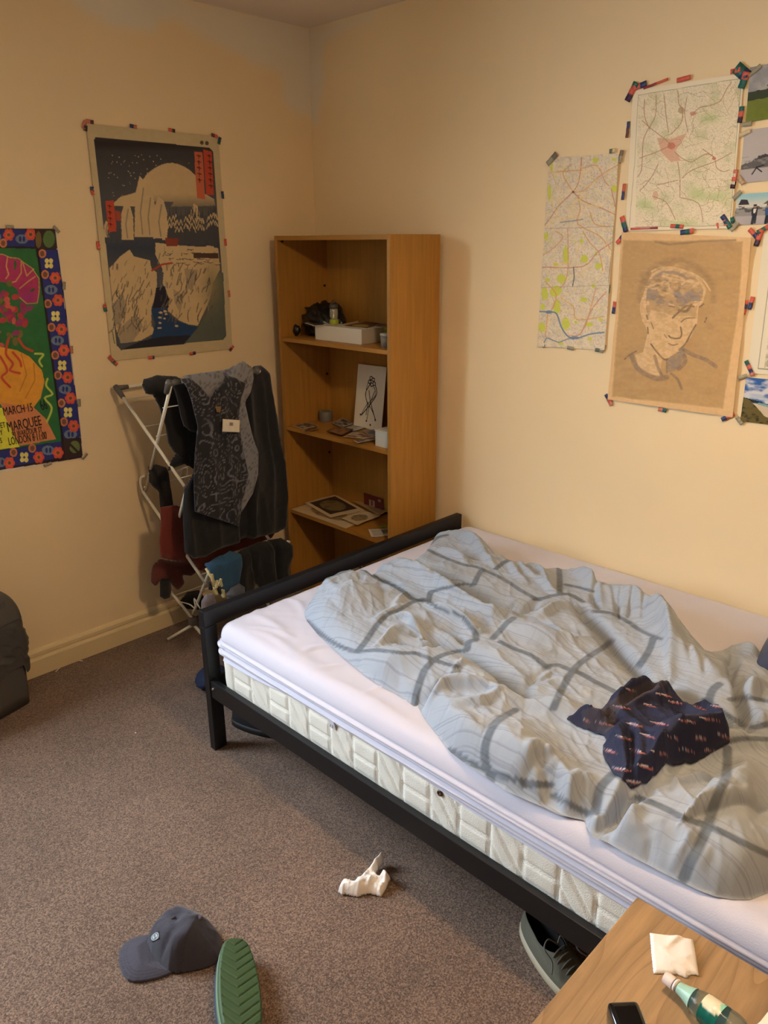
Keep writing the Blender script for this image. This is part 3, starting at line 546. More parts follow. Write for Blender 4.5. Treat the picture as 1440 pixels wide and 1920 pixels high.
wtext('90 WARDOUR ST', 84, 1608, 240, -42, .030, .50, Z, K, parent=t); wtext('LONDON 8·11:00', 60, 1668, 320, -55, .044, .44, Z, K, parent=t)
wtext('ET', 0, 1545, 20, -4, .03, .6, Z, K, parent=t); wtext('AY', -25, 1600, 20, -4, .03, .6, Z, K, parent=t); wtext('IS', -10, 1655, 20, -4, .03, .6, Z, K, parent=t)
tapes([(65, 98, 0, [CLR]), (400, 115, -50, [CLR]), (455, 520, 80, [CLR]), (510, 980, 85, [(190, 130, 100)]), (565, 1360, 85, [CLR]), (605, 1745, 40, [CLR]), (340, 1805, 12, [CLR])], Z, K, 'x', t, .03, .012)
# --- snowy landscape print (a plain stand-in)
Z = (140, 210); K = .2551
t = thing('landscape_print', 'tall print of a snowy night landscape with dark sky, above the clothes airer', 'poster')
def paint_snow(c):
    c.view(Z, K); c.noise(500, .06, 2); inner = [(150, 185), (985, 262), (1012, 290), (1110, 1645), (1090, 1672), (335, 1747), (303, 1715), (137, 208)]
    c.poly(inner, (82, 84, 90)); m = inpoly(inner, c.X, c.Y); c.rnd(m*np.clip((640-c.Y)/420, 0, 1)*.8, (50, 46, 48)); c.rnd(m*np.clip(1-np.abs(c.Y-1000)/170, 0, 1), (56, 66, 84)); S = (208, 184, 142); G = (148, 138, 122)
    c.rnd(m*np.clip(1-np.abs(c.Y-235)/60, 0, 1)*.8, (40, 34, 34)); r = np.random.RandomState(3)
    for j in range(70): c.ell(230+r.rand()*620, 300+r.rand()*330, 4, 4, (190, 174, 140))
    xs = np.linspace(0, PI, 24)
    c.poly([(700-210*math.cos(a)*(1+.1*math.sin(3*a)), 660-285*math.sin(a)**.8) for a in xs], S); c.poly([(260, 690), (330, 625), (420, 600), (520, 560), (560, 700), (1030, 690), (1020, 640), (880, 560), (820, 500), (700, 700)], S)
    c.rnd(m*np.clip((c.Y-600)/130, 0, 1)*(c.Y < 760)*(c.X > 520), (96, 96, 96))
    for x, y, w_, h_ in ((380, 660, 46, 280), (490, 470, 55, 450), (545, 560, 45, 360), (625, 620, 50, 310), (700, 800, 60, 140), (880, 670, 34, 200), (1020, 750, 25, 150), (230, 800, 22, 120)):
        c.poly([(x-w_, y+h_), (x-w_*.9, y+h_*.3), (x-w_*.3, y), (x+w_*.5, y+h_*.1), (x+w_, y+h_*.4), (x+w_*1.1, y+h_)], S); c.line([(x+w_*.2, y+h_*.2), (x-w_*.2, y+h_*.6), (x+w_*.1, y+h_*.95)], 9, G)
    r = np.random.RandomState(9)
    for j in range(26):
        x = 690+r.rand()*350; y = 740+r.rand()*60; c.poly([(x-22, y+190), (x, y-70), (x+22, y+190)], (72, 74, 80)); c.line([(x-12, y+40), (x, y), (x+12, y+40)], 6, S); c.line([(x-14, y+90), (x, y+50), (x+14, y+90)], 6, S)
    for j in range(10): x = 235+r.rand()*110; c.line([(x, 860+r.rand()*40), (x, 960)], 9, (70, 78, 90))
    c.poly([(250, 1150), (330, 1060), (400, 1010), (430, 1060), (550, 1090), (560, 1150), (600, 1180), (600, 1330), (560, 1440), (560, 1560), (590, 1620), (480, 1680), (335, 1700), (300, 1600), (262, 1300)], S)
    c.poly([(590, 960), (760, 980), (1050, 1000), (1060, 1160), (1020, 1240), (980, 1400), (900, 1570), (830, 1560), (760, 1530), (680, 1460), (690, 1380), (640, 1250), (640, 1150), (590, 1050)], S)
    c.poly([(330, 1750), (560, 1660), (590, 1560), (560, 1460), (600, 1290), (660, 1280), (690, 1390), (670, 1480), (760, 1540), (840, 1570), (900, 1580), (800, 1700)], (36, 66, 108)); c.poly([(340, 1745), (480, 1685), (640, 1650), (850, 1640), (800, 1705)], (40, 42, 56)); c.poly([(595, 1290), (650, 1280), (690, 1370), (685, 1440), (570, 1440)], (34, 36, 54))
    c.poly([(600, 1150), (650, 1180), (640, 1290), (600, 1290)], (84, 88, 100)); c.poly([(1060, 1180), (1085, 1180), (1108, 1640), (1080, 1670), (800, 1700), (900, 1590), (990, 1400), (1010, 1250)], (94, 102, 94)); c.rnd(m*np.exp(-((c.X-1000)/70)**2-((c.Y-1280)/160)**2)*.8, (146, 136, 100))
    c.poly([(265, 1420), (350, 1330), (380, 1450), (330, 1560), (290, 1560)], G, .8); c.poly([(310, 1600), (450, 1480), (500, 1580), (420, 1690), (330, 1700)], G, .7); c.poly([(800, 1150), (900, 1160), (860, 1320), (820, 1290)], G, .7); c.poly([(720, 1300), (800, 1350), (770, 1480), (730, 1400)], G, .6)
    r = np.random.RandomState(12)
    for j in range(46):
        x, y = (280+r.rand()*290, 1180+r.rand()*400) if j % 2 else (640+r.rand()*360, 1040+r.rand()*440); c.line([(x, y), (x-14+r.randn()*12, y+45), (x-22+r.randn()*16, y+85)], 6, (98, 90, 84))
    for j in range(14): c.ell(600+r.rand()*180, 1440+r.rand()*200, 9+8*r.rand(), 7, S)
    for j in range(150):
        x, y = (270+r.rand()*300, 1090+r.rand()*520) if j % 2 else (600+r.rand()*440, 990+r.rand()*520)
        if not inpoly([(150, 185), (1012, 290), (1110, 1645), (335, 1747)], np.array([x]), np.array([y]))[0]: continue
        a_ = r.rand()*.8+.9; c.line([(x, y), (x-math.cos(a_)*34, y+math.sin(a_)*40)], 5+3*r.rand(), [(112, 104, 96), (150, 140, 124), (88, 82, 78)][j % 3], .8)
    for j in range(40): x, y = 620+r.rand()*430, 985+r.rand()*130; c.ell(x, y, 20, 9, S); c.line([(x-18, y+9), (x, y+14), (x+18, y+9)], 5, (92, 88, 84))
    c.noise(30, .06, 5)
    c.poly([(868, 1000), (1000, 985), (1055, 1030), (868, 1035)], S); c.poly([(868, 1036), (1050, 1036), (1050, 1075), (868, 1075)], (82, 62, 54)); c.poly([(660, 925), (760, 930), (750, 985), (670, 985)], (140, 64, 50)); c.line([(565, 1165), (640, 1120), (710, 1110)], 14, (176, 72, 52))
    R = (196, 78, 56); c.poly([(872, 293), (935, 298), (955, 640), (895, 636)], (204, 108, 78)); c.poly([(938, 275), (1003, 292), (1018, 612), (965, 610)], R); c.poly([(218, 655), (282, 650), (302, 878), (245, 882)], R); c.poly([(292, 725), (330, 730), (335, 800), (300, 800)], (170, 82, 62))
    for x, y, h_ in ((905, 320, 5), (985, 320, 6), (250, 690, 4)):
        for j in range(h_): c.line([(x-12+j*2, y+j*44), (x+14+j*2, y+6+j*44)], 7, (70, 40, 34)); c.line([(x+2*j, y-8+j*44), (x+2+2*j, y+22+j*44)], 6, (70, 40, 34))
    c.ell(930, 226, 14, 16, (96, 84, 66)); c.ell(966, 230, 14, 16, (96, 84, 66)); c.line([(270, 1600), (288, 1700)], 8, (120, 118, 92))
sheet('print_sheet', zz([(78, 82), (1052, 178), (1158, 1742), (268, 1828)], Z, K), 'x', 250, 400, paint_snow, parent=t, base=(204, 188, 150), curl=.008, seed=4)
tapes([(105, 72, -5, [PNK, (90, 50, 60)]), (66, 95, 65, [PNK]), (74, 120, 80, [(70, 50, 50)], .02), (425, 107, -6, [NAVY, PNK]), (708, 136, -5, [RED, (60, 60, 60)]), (1020, 176, -12, [(110, 60, 70), RED]), (1056, 212, 70, [GRN, NAVY]), (125, 580, 92, [RED, NAVY]), (168, 980, 92, [RED]), (218, 1438, 92, [GRN, RED]),
       (262, 1812, -50, [RED]), (288, 1840, -45, [GRN, RED]), (557, 1803, -3, [RED, RED, NAVY]), (860, 1772, 2, [RED, NAVY]), (1147, 1735, 45, [(120, 50, 50), RED]), (1126, 1335, 92, [PNK]), (1101, 958, 92, [RED]), (1080, 610, 92, [NAVY])], Z, K, 'x', t)
# --- city street map
Z = (1000, 250); K = .224
t = thing('street_map', 'narrow creased city street map with green parks, left of the large road map', 'map')
def roads(c, n, bx_, by_, col, w, r, seg=8, st=60):
    for j in range(n):
        x, y = bx_[0]+r.rand()*(bx_[1]-bx_[0]), by_[0]+r.rand()*(by_[1]-by_[0]); a = r.rand()*6.28; p = [(x, y)]
        for k in range(seg): a += r.randn()*.45; x += math.cos(a)*st; y += math.sin(a)*st; p.append((x, y))
        c.line(p, w, col, .8)
def paint_city(c):
    c.view(Z, K); c.noise(14, .16, 4); c.noise(45, .12, 9); r = np.random.RandomState(2)
    c.mask((vn(c.X/9, c.Y/9, 5) > .74), (184, 172, 166), .6); c.mask((vn(c.X/11, c.Y/11, 15) > .78), (232, 214, 170), .7); c.mask((vn(c.X/13, c.Y/13, 25) > .86), (206, 212, 110), .6)
    Gn = (204, 210, 60)
    for x, y, a, b in ((525, 225, 25, 25), (685, 220, 22, 14), (685, 465, 28, 32), (145, 500, 16, 70), (160, 270, 14, 60), (410, 900, 16, 20), (435, 1050, 30, 35), (280, 1020, 24, 90), (555, 1110, 30, 32), (195, 1095, 22, 16), (240, 1215, 38, 40), (130, 1225, 22, 18), (195, 1320, 48, 48), (105, 1340, 26, 60), (205, 1450, 36, 60), (430, 1390, 30, 22), (510, 1280, 16, 20), (280, 1590, 34, 50), (80, 1620, 34, 42), (475, 1600, 30, 18), (235, 1755, 26, 16), (480, 1720, 20, 16), (530, 1010, 12, 20), (575, 1560, 20, 15), (120, 860, 24, 40), (90, 1450, 20, 30), (360, 1580, 14, 12)):
        P = [(x+a*math.cos(k)*(.8+.4*r.rand()), y+b*math.sin(k)*(.8+.4*r.rand())) for k in np.linspace(0, 6.28, 9)[:-1]]; c.poly(P, Gn, .9)
    Or = (214, 158, 96); Rd = (196, 130, 104)
    for p in ([(340, 490), (300, 430), (255, 330), (330, 260)], [(340, 490), (230, 600), (160, 700), (90, 790)], [(340, 490), (390, 400), (410, 200)], [(340, 490), (430, 480), (560, 360), (720, 265)], [(340, 490), (430, 570), (560, 620), (690, 680)], [(400, 300), (540, 270), (600, 390), (640, 440)], [(380, 520), (400, 640), (380, 760), (560, 860), (660, 980)],
              [(420, 820), (480, 920), (560, 1000), (590, 1150)], [(90, 1020), (180, 960), (260, 870), (200, 820)], [(90, 1120), (420, 1115), (540, 1000), (670, 910)], [(300, 800), (300, 1100), (270, 1250), (230, 1290)], [(620, 1330), (550, 1400), (480, 1500), (400, 1680), (300, 1690)], [(530, 1290), (490, 1450), (440, 1620)],
              [(110, 1240), (200, 1350), (160, 1480)], [(240, 1380), (340, 1450), (370, 1560), (600, 1530)], [(130, 1500), (110, 1700)], [(480, 660), (520, 760), (640, 780)], [(660, 470), (700, 640)], [(120, 340), (240, 320), (420, 310)]): c.line([tuple(q) for q in smooth_pts(p, 3)], 9, Or if r.rand() < .6 else Rd, .85)
    roads(c, 70, (60, 700), (200, 1780), (232, 206, 140), 6, r, 5, 35); roads(c, 60, (60, 700), (200, 1780), (172, 162, 156), 3, r, 4, 30)
    Bl = (110, 134, 160); c.line([tuple(q) for q in smooth_pts([(65, 1490), (140, 1495), (200, 1510), (240, 1620), (300, 1700), (370, 1715), (480, 1680), (600, 1665)], 4)], 12, Bl); c.ell(350, 1712, 45, 13, Bl); c.ell(138, 1495, 30, 14, Bl); c.line([(100, 1750), (120, 1710), (220, 1750), (320, 1710)], 8, Bl); c.line([(345, 1120), (350, 1200), (335, 1280)], 9, (96, 100, 96)); c.line([(240, 745), (330, 735), (420, 720)], 9, (140, 144, 150)); c.ell(342, 492, 12, 8, (90, 84, 84))
    for y in (800, 1290): c.line([(60, y), (700, y-20)], 4, (150, 130, 110), .7)
    c.line([(725, 250), (690, 680), (640, 1250)], 6, (150, 110, 80), .8)
sheet('print_sheet', zz([(140, 205), (728, 168), (606, 1812), (44, 1782)], Z, K), 'y', 150, 390, paint_city, parent=t, base=(222, 208, 184), curl=.012, seed=8)
m_clear = mat('clear_tape', (200, 196, 180), .25, alpha=.55)
tapes([(165, 215, 42, [CLR, (120, 112, 96)], .05, .02), (740, 195, 80, [CLR, (130, 112, 92)], .04), (670, 148, 4, [(110, 118, 96), (220, 205, 170)], .022), (637, 1300, 88, [(130, 136, 120)]), (78, 1765, -25, [CLR, (130, 124, 110)], .035), (320, 1796, -6, [CLR], .03), (560, 1815, -4, [(110, 116, 100), CLR], .035), (600, 1790, 70, [CLR], .02)], Z, K, 'y', t)
# --- large road map
Z = (1130, 110); K = .2153
t = thing('road_map', 'large pale road map held up with red and green tape, above the charcoal portrait', 'map')
def paint_map(c):
    c.view(Z, K); c.noise(300, .03, 2); inner = [(318, 318), (1212, 175), (1118, 1455), (290, 1465)]; m = inpoly(inner, c.X, c.Y); r = np.random.RandomState(6)
    c.rnd(m*np.clip((fbm(c.X/110, c.Y/110, 6)-.50)*4, 0, 1)*.55, (196, 200, 150)); c.rnd(m*(np.abs(np.mod(fbm(c.X/70, c.Y/70, 16, 4)*16, 1)-.5) < .12)*.42, (176, 166, 124)); c.rnd(m*(vn(c.X/9, c.Y/7, 36) > .80)*.3, (160, 148, 114))
    for x, y, a, b in ((1010, 1200, 90, 40), (370, 1270, 80, 50), (940, 520, 80, 40), (700, 1440, 120, 30), (840, 1180, 70, 60)): c.rnd(m*np.exp(-((c.X-x)/a)**2-((c.Y-y)/b)**2)*.8, (186, 204, 138))
    c.poly([(480, 690), (600, 700), (740, 650), (690, 740), (640, 800), (690, 890), (600, 900), (520, 820)], (216, 166, 138), .8); c.ell(605, 760, 34, 30, (204, 104, 92), .7); c.ell(690, 450, 28, 30, (190, 168, 130)); c.ell(795, 480, 30, 18, (206, 120, 100), .7); c.ell(465, 1190, 24, 40, (214, 172, 146), .8); c.ell(975, 870, 18, 12, (206, 130, 110))
    for p in ([(350, 540), (440, 620), (560, 710), (600, 760)], [(600, 760), (460, 820), (330, 865)], [(640, 820), (700, 870), (780, 900), (850, 860), (920, 830), (980, 870), (1000, 950), (1060, 985), (1110, 970)], [(660, 280), (670, 400), (700, 440), (690, 560), (600, 660)], [(780, 500), (850, 430), (940, 410), (1030, 370), (1090, 260), (1130, 210)],
              [(470, 320), (465, 500), (400, 620), (360, 720), (345, 960), (310, 1030)], [(540, 320), (560, 500), (580, 640)], [(490, 920), (420, 1050), (330, 1150)], [(660, 900), (680, 1040), (680, 1200)], [(700, 1040), (790, 970), (980, 900), (1130, 820)], [(440, 1200), (560, 1250), (640, 1400)], [(480, 1100), (660, 1060)], [(680, 1210), (840, 1260), (880, 1420)], [(740, 340), (720, 480), (750, 640)], [(880, 790), (980, 860)], [(370, 360), (370, 500), (420, 620)]):
        c.line([tuple(q) for q in smooth_pts(p, 3)], 7, (176, 128, 100), .85)
    n0 = c.C.copy(); roads(c, 90, (310, 1200), (200, 1440), (172, 150, 116), 3.4, r, 5, 34); c.C = np.where(m[:, None], c.C, n0)
    c.line(inner, 4, (150, 146, 118)); c.line([(318, 318), (285, 900), (240, 1470)], 4, (150, 146, 118), .8); c.line([(262, 300), (200, 1480)], 3, (190, 186, 150), .8)
sheet('print_sheet', zz([(270, 275), (1236, 130), (1128, 1478), (205, 1500)], Z, K), 'y', 230, 300, paint_map, parent=t, base=(238, 226, 198), curl=.010, seed=12)
tapes([(262, 290, 62, [(60, 40, 70), RED, GRN], .06, .022), (330, 240, 12, [RED, NAVY], .05, .018), (470, 220, 12, [(150, 50, 50), RED], .085, .007), (715, 178, 6, [RED], .045), (1165, 108, 5, [RED], .03), (1218, 118, -40, [GRN, (40, 60, 90)], .05, .034), (1240, 190, 75, [GRN, RED], .045, .022), (228, 620, 88, [(110, 66, 50), NAVY], .05, .011), (190, 1160, 88, [NAVY, RED], .052, .011), (1212, 490, 88, [(60, 40, 50), RED, GRN], .045, .015),
       (1155, 1050, 86, [(60, 30, 40), RED, PNK], .055, .015), (1075, 1430, 20, [RED, PNK, GRN], .06, .018), (1085, 1420, -50, [NAVY, GRN], .05, .016), (370, 1478, 1, [RED, PNK, (160, 60, 70)], .10, .007), (655, 1460, -4, [RED, GRN, RED], .045, .013), (195, 1440, -68, [RED, GRN, NAVY], .055, .018)], Z, K, 'y', t)
# --- charcoal portrait on brown paper
Z = (1120, 400); K = .2222
t = thing('portrait_drawing', 'charcoal and white chalk portrait drawing of a head on brown paper', 'drawing')
def paint_por(c):
    c.view(Z, K); c.noise(400, .05, 3); inn = [(228, 222), (1248, 232), (1205, 800), (1072, 1650), (135, 1545), (175, 900)]; m = inpoly(inn, c.X, c.Y); dd = dline(inn, c.X, c.Y, closed=True)[0]
    c.rnd(m*np.clip(dd/14, 0, 1)*.9, (186, 152, 102)); c.rnd(m*np.clip((fbm(c.X/160, c.Y/60, 5)-.45)*3, 0, 1)*.4, (160, 128, 86)); c.rnd(m*np.clip((fbm(c.X/40, c.Y/22, 7)-.5)*3, 0, 1)*.25, (206, 174, 124))
    G = (150, 134, 118); D = (112, 92, 74); L_ = (222, 190, 144)
    c.rnd(m*np.exp(-((np.hypot((c.X-680)/310, (c.Y-700)/300)-1)/.09)**2)*(c.Y < 760)*.35, D); c.line([(500, 240), (620, 262), (760, 250), (860, 236), (1000, 232), (1180, 226)], 18, (140, 118, 90), .7)
    head = [(430, 590), (470, 510), (560, 460), (690, 470), (800, 500), (880, 560), (930, 640), (900, 740), (860, 800), (850, 920), (800, 1040), (740, 1110), (690, 1180), (600, 1220), (540, 1190), (470, 1100), (440, 1000), (400, 900), (385, 780), (400, 680)]
    c.poly(head, L_, .9); c.poly([(440, 1010), (400, 1170), (330, 1190), (360, 1290), (440, 1350), (540, 1370), (560, 1230), (600, 1220), (540, 1170), (470, 1090)], L_, .9)
    hair = [(425, 600), (500, 520), (620, 480), (740, 500), (860, 560), (900, 640), (890, 740), (800, 770), (720, 790), (620, 760), (560, 800), (470, 810), (440, 880), (420, 780), (425, 690)]
    c.poly(hair, (188, 156, 112), .9); c.rnd(inpoly(hair, c.X, c.Y)*np.clip((fbm(c.X/55, c.Y/30, 11)-.46)*6, 0, 1)*.9, G); c.rnd(inpoly(hair, c.X, c.Y)*np.clip((fbm(c.X/40, c.Y/24, 13)-.56)*8, 0, 1), L_)
    c.poly([(635, 670), (690, 650), (730, 690), (800, 640), (870, 680), (880, 740), (800, 740), (760, 760), (700, 750)], (152, 140, 132)); c.poly([(425, 640), (520, 640), (545, 700), (500, 740), (430, 720)], (152, 138, 126)); c.poly([(550, 780), (610, 762), (625, 800), (590, 835)], (152, 140, 132)); c.line([(490, 540), (560, 500), (680, 500), (760, 540)], 26, (156, 142, 130), .8)
    for p in ([(440, 620), (520, 590), (600, 580), (620, 640)], [(720, 600), (790, 560), (860, 600)], [(800, 500), (900, 560), (960, 650)], [(430, 640), (380, 760), (400, 900), (440, 960)], [(560, 530), (700, 560), (860, 590)], [(470, 490), (560, 455), (690, 465), (850, 530)]): c.line([tuple(q) for q in smooth_pts(p, 3)], 15, L_, .9)
    c.poly([(440, 810), (560, 830), (640, 860), (840, 870), (850, 780), (720, 790), (600, 770)], (190, 160, 114), .8)
    for p, w in (([(650, 880), (700, 830), (760, 780), (820, 785)], 16), ([(700, 815), (760, 825), (800, 770)], 22), ([(718, 915), (760, 885), (830, 880)], 10), ([(840, 940), (800, 1010), (750, 1100), (700, 1150)], 13), ([(715, 960), (722, 1020), (700, 1052), (640, 1048), (618, 1030)], 13), ([(615, 1095), (650, 1110), (690, 1100)], 9), ([(470, 1100), (520, 1170), (580, 1230), (640, 1215)], 14), ([(620, 780), (660, 790)], 10), ([(440, 960), (445, 1010)], 12), ([(470, 920), (490, 970)], 8), ([(580, 1020), (600, 1050)], 6), ([(915, 915), (930, 880)], 12), ([(870, 790), (905, 765)], 14), ([(430, 860), (440, 890)], 14)): c.line([tuple(q) for q in smooth_pts(p, 3)], w, D, .9)
    c.poly([(610, 1220), (700, 1160), (735, 1120), (750, 1190), (700, 1300), (650, 1330), (600, 1340)], G); c.line([(340, 1160), (270, 1200), (240, 1230)], 12, D, .8)
    for p, w in (([(300, 1200), (340, 1290), (420, 1350), (520, 1390), (600, 1380)], 42), ([(740, 1150), (820, 1195), (920, 1230), (1010, 1290)], 34), ([(640, 1350), (690, 1400), (720, 1480)], 22), ([(700, 1310), (750, 1250), (740, 1200)], 34), ([(600, 1230), (600, 1340)], 14), ([(500, 1200), (530, 1300), (560, 1360)], 26)): c.line([tuple(q) for q in smooth_pts(p, 3)], w, (134, 114, 98), .75)
    bs = lin((186, 152, 102)); k = (.55+.45*np.clip(fbm(c.X/26, c.Y/18, 44)*3.2-.9, 0, 1))[:, None]*1.0; k = np.where(m[:, None], k, 1); c.C = bs*(1-k)+c.C*k; c.rnd(m*np.exp(-((c.X-600)/230)**2-((c.Y-640)/190)**2)*np.clip(fbm(c.X/48, c.Y/26, 61)*5-2.3, 0, 1)*.75, (126, 106, 86)); c.rnd(m*np.exp(-((c.X-640)/210)**2-((c.Y-560)/120)**2)*np.clip(fbm(c.X/52, c.Y/22, 71)*5-2.5, 0, 1)*.8, L_)
    c.noise(22, .07, 31)
o = sheet('paper_sheet', zz([(222, 160), (1316, 205), (1152, 1718), (102, 1566)], Z, K), 'y', 255, 340, paint_por, parent=t, base=(222, 186, 136), curl=.022, seed=17)
tapes([(212, 205, 50, [RED, NAVY, (30, 50, 80)], .05, .014), (765, 155, 8, [NAVY, GRN, RED], .045, .016), (1325, 170, -42, [RED, NAVY], .04), (1370, 205, 78, [(60, 40, 60), RED, RED], .05, .016), (150, 795, 86, [NAVY, RED], .043, .012), (1252, 790, 84, [RED, NAVY, RED], .045, .014), (104, 1572, -55, [NAVY, RED, PNK], .048), (555, 1657, -5, [PNK, GRN], .032), (1110, 1712, 36, [NAVY, RED, RED], .048)], Z, K, 'y', t)
# --- photographs and a second map, cut by the right edge of the picture
def photo(name, label, tl, bl, ratio, paint, cat='photograph', nu=150, nv=100, tp=(), group=None):
    a, b = at(*tl, 'y', 0), at(*bl, 'y', 0); dn = b-a; h = np.linalg.norm(dn); rt = np.array([-dn[2], 0, dn[0]])*ratio; t = thing(name, label, cat, group=group)
    cs = [tuple(map(float, proj(p))) for p in (a, a+rt, b+rt, b)]
    sheet('print_sheet', cs, 'y', nu, nv, paint, parent=t, rough=.35, lift=.003, curl=.004, seed=len(label))
    for q in tp: tape(q[0], q[1], math.radians(q[2]), q[4] if len(q) > 4 else .03, .013, 'y', q[3], t, .008)
def ph_field(c):
    u, v = c.u, c.v; c.C[:] = lin((150, 150, 152)); c.rnd(np.clip(fbm(u*5, v*6, 3)*2-.6, 0, 1)*(v < .5)*.6, (206, 202, 194)); g = v+.03*fbm(u*14, u*0, 4); c.mask(g > .46, (56, 64, 40)); c.mask(g > .62, (112, 124, 42)); c.noise(9, .12, 3)
    c.X, c.Y = u, v; c.poly([(.42, .5), (.52, .46), (.58, .52), (.56, .62), (.50, .80), (.40, .82), (.44, .66)], (36, 38, 26)); c.line([(.43, .56), (.30, .40)], .035, (52, 52, 36)); c.ell(.28, .385, .035, .02, (66, 48, 40))
def ph_ski(c):
    u, v = c.u, c.v; c.C[:] = lin((186, 180, 178)); c.X, c.Y = u, v; c.mask((v > .62-.32*u+.06*fbm(u*18, v*8, 2)) & (v < .74), (96, 92, 90)); c.rnd(((v > .5) & (v < .76))*np.clip(fbm(u*16, v*20, 6)*3-1.2, 0, 1)*.7, (150, 146, 144)); c.mask((v > .60-.42*u+.10*fbm(u*30, v*8, 2)) & (v < .62-.2*u), (66, 62, 60)); c.mask(v > .75, (178, 172, 174))
    c.line([(.16, .85), (.22, .72), (.31, .70)], .02, (24, 22, 24)); c.line([(.22, .74), (.29, .82)], .02, (24, 22, 24)); c.poly([(.42, .68), (.52, .66), (.58, .74), (.52, .86), (.50, .98), (.42, .98), (.44, .84), (.38, .80)], (30, 30, 30)); c.ell(.49, .655, .035, .035, (40, 36, 34)); c.line([(.62, .5), (.64, .72)], .05, (150, 60, 48))
def ph_group(c):
    u, v = c.u, c.v; c.C[:] = lin((150, 196, 206)); c.X, c.Y = u, v; c.rnd(np.clip((v-.1)*4, 0, 1), (206, 206, 196)); c.mask(v > .46, (150, 146, 144)); c.mask((v > .40) & (fbm(u*9, v*9, 4) > .52) & (v < .62), (90, 90, 84)); c.mask(v > .72, (176, 170, 172)); c.poly([(.03, .36), (.07, .18), (.17, .2), (.21, .36)], (52, 40, 42)); c.poly([(.42, .36), (.50, .24), (.56, .36)], (96, 92, 70)); c.poly([(.80, .30), (.88, .1), (1, .1), (1, .4)], (110, 90, 60))
    for x, col, w in ((.30, (40, 40, 44), .045), (.51, (50, 88, 136), .045), (.59, (176, 60, 50), .05), (.74, (44, 84, 150), .06), (.86, (60, 60, 64), .04)):
        c.line([(x, .68), (x-.01, .98)], w, (36, 36, 42)); c.line([(x+.03, .68), (x+.03, .96)], w*.8, (44, 44, 50)); c.poly([(x-w, .48), (x+w*1.2, .46), (x+w*1.2, .72), (x-w*.8, .72)], col); c.ell(x+.005, .42, .028, .055, (170, 130, 110)); c.ell(x+.005, .385, .03, .03, (40, 32, 30))
    c.poly([(.285, .50), (.33, .50), (.32, .64), (.29, .64)], (220, 214, 206))
def ph_beach(c):
    u, v = c.u, c.v; c.X, c.Y = u, v; c.C[:] = lin((46, 96, 168)); cl = np.clip((fbm(u*5, v*8, 5)-.40+.5*(v-.2))*5, 0, 1)*(v < .56); c.rnd(cl, (204, 208, 214)); c.rnd(((v > .35) & (v < .56))*np.clip(fbm(u*6, v*12, 8)*3-1, 0, 1)*.5, (140, 166, 196)); c.mask(v > .52+.05*u, (36, 90, 130)); c.poly([(.0, .45), (.35, .53), (.0, .56)], (30, 36, 40))
    c.poly([(.10, .55), (.28, .57), (1.1, .80), (1.1, 1.1), (.0, 1.1)], (206, 190, 164)); c.line([(.25, .56), (.6, .64), (1.1, .76)], .05, (130, 170, 176)); c.poly([(0, .46), (.10, .50), (.22, .64), (.35, .82), (.60, .93), (.7, 1.1), (0, 1.1)], (104, 92, 50)); c.rnd(inpoly([(0, .46), (.10, .50), (.22, .64), (.35, .82), (.60, .93), (.7, 1.1), (0, 1.1)], u, v)*np.clip(fbm(u*16, v*16, 9)*4-2, 0, 1), (48, 46, 28))
def ph_map(c):
    u, v = c.u, c.v; c.C[:] = lin((232, 224, 200)); m = (u > .16) & (v < .95); c.rnd(m*np.clip(fbm(u*30, v*44, 6)*4-1.7, 0, 1)*.6, (150, 144, 110)); c.rnd(m*(vn(u*90, v*150, 8) > .75)*.5, (130, 122, 104)); c.X, c.Y = u, v; c.line([(.10, .02), (.10, .96), (1, .96)], .008, (140, 140, 120)); c.mask((np.abs(u-.45-.1*np.sin(v*9)) < .01) & m, (176, 120, 90), .8)
photo('field_photo', 'photograph of a person on a green field, topmost at the right edge', (1408, 127), (1399, 230), 1.45, ph_field, tp=[(1417, 133, 35, [CLR], .04), (1402, 233, 0, [CLR])])
photo('snow_photo', 'photograph of two dark figures on snow, between the field and the group photographs', (1397, 245), (1388, 344), 1.45, ph_ski, tp=[(1398, 250, 20, [(214, 196, 160)], .035), (1391, 338, -50, [(190, 160, 130)], .03)])
photo('group_photo', 'photograph of a group of people standing under a pale blue sky', (1384, 364), (1377, 422), 2.1, ph_group, tp=[(1384, 366, 45, [CLR], .03), (1379, 425, 50, [CLR], .03)])
photo('beach_photo', 'photograph of a sandy beach with blue sky and grassy dunes', (1400, 707), (1389, 789), 1.45, ph_beach, tp=[(1394, 706, 25, [CLR], .03), (1388, 788, -45, [CLR], .03)])
photo('pinned_map', 'pale printed map mostly cut off by the right edge, right of the portrait drawing', (1434, 438), (1402, 699), .75, ph_map, cat='map', nu=150, nv=220, tp=[(1436, 428, 30, [GRN, RED], .05), (1407, 690, -58, [GRN, RED, NAVY, PNK], .055), (1410, 568, 82, [NAVY, RED], .04)])

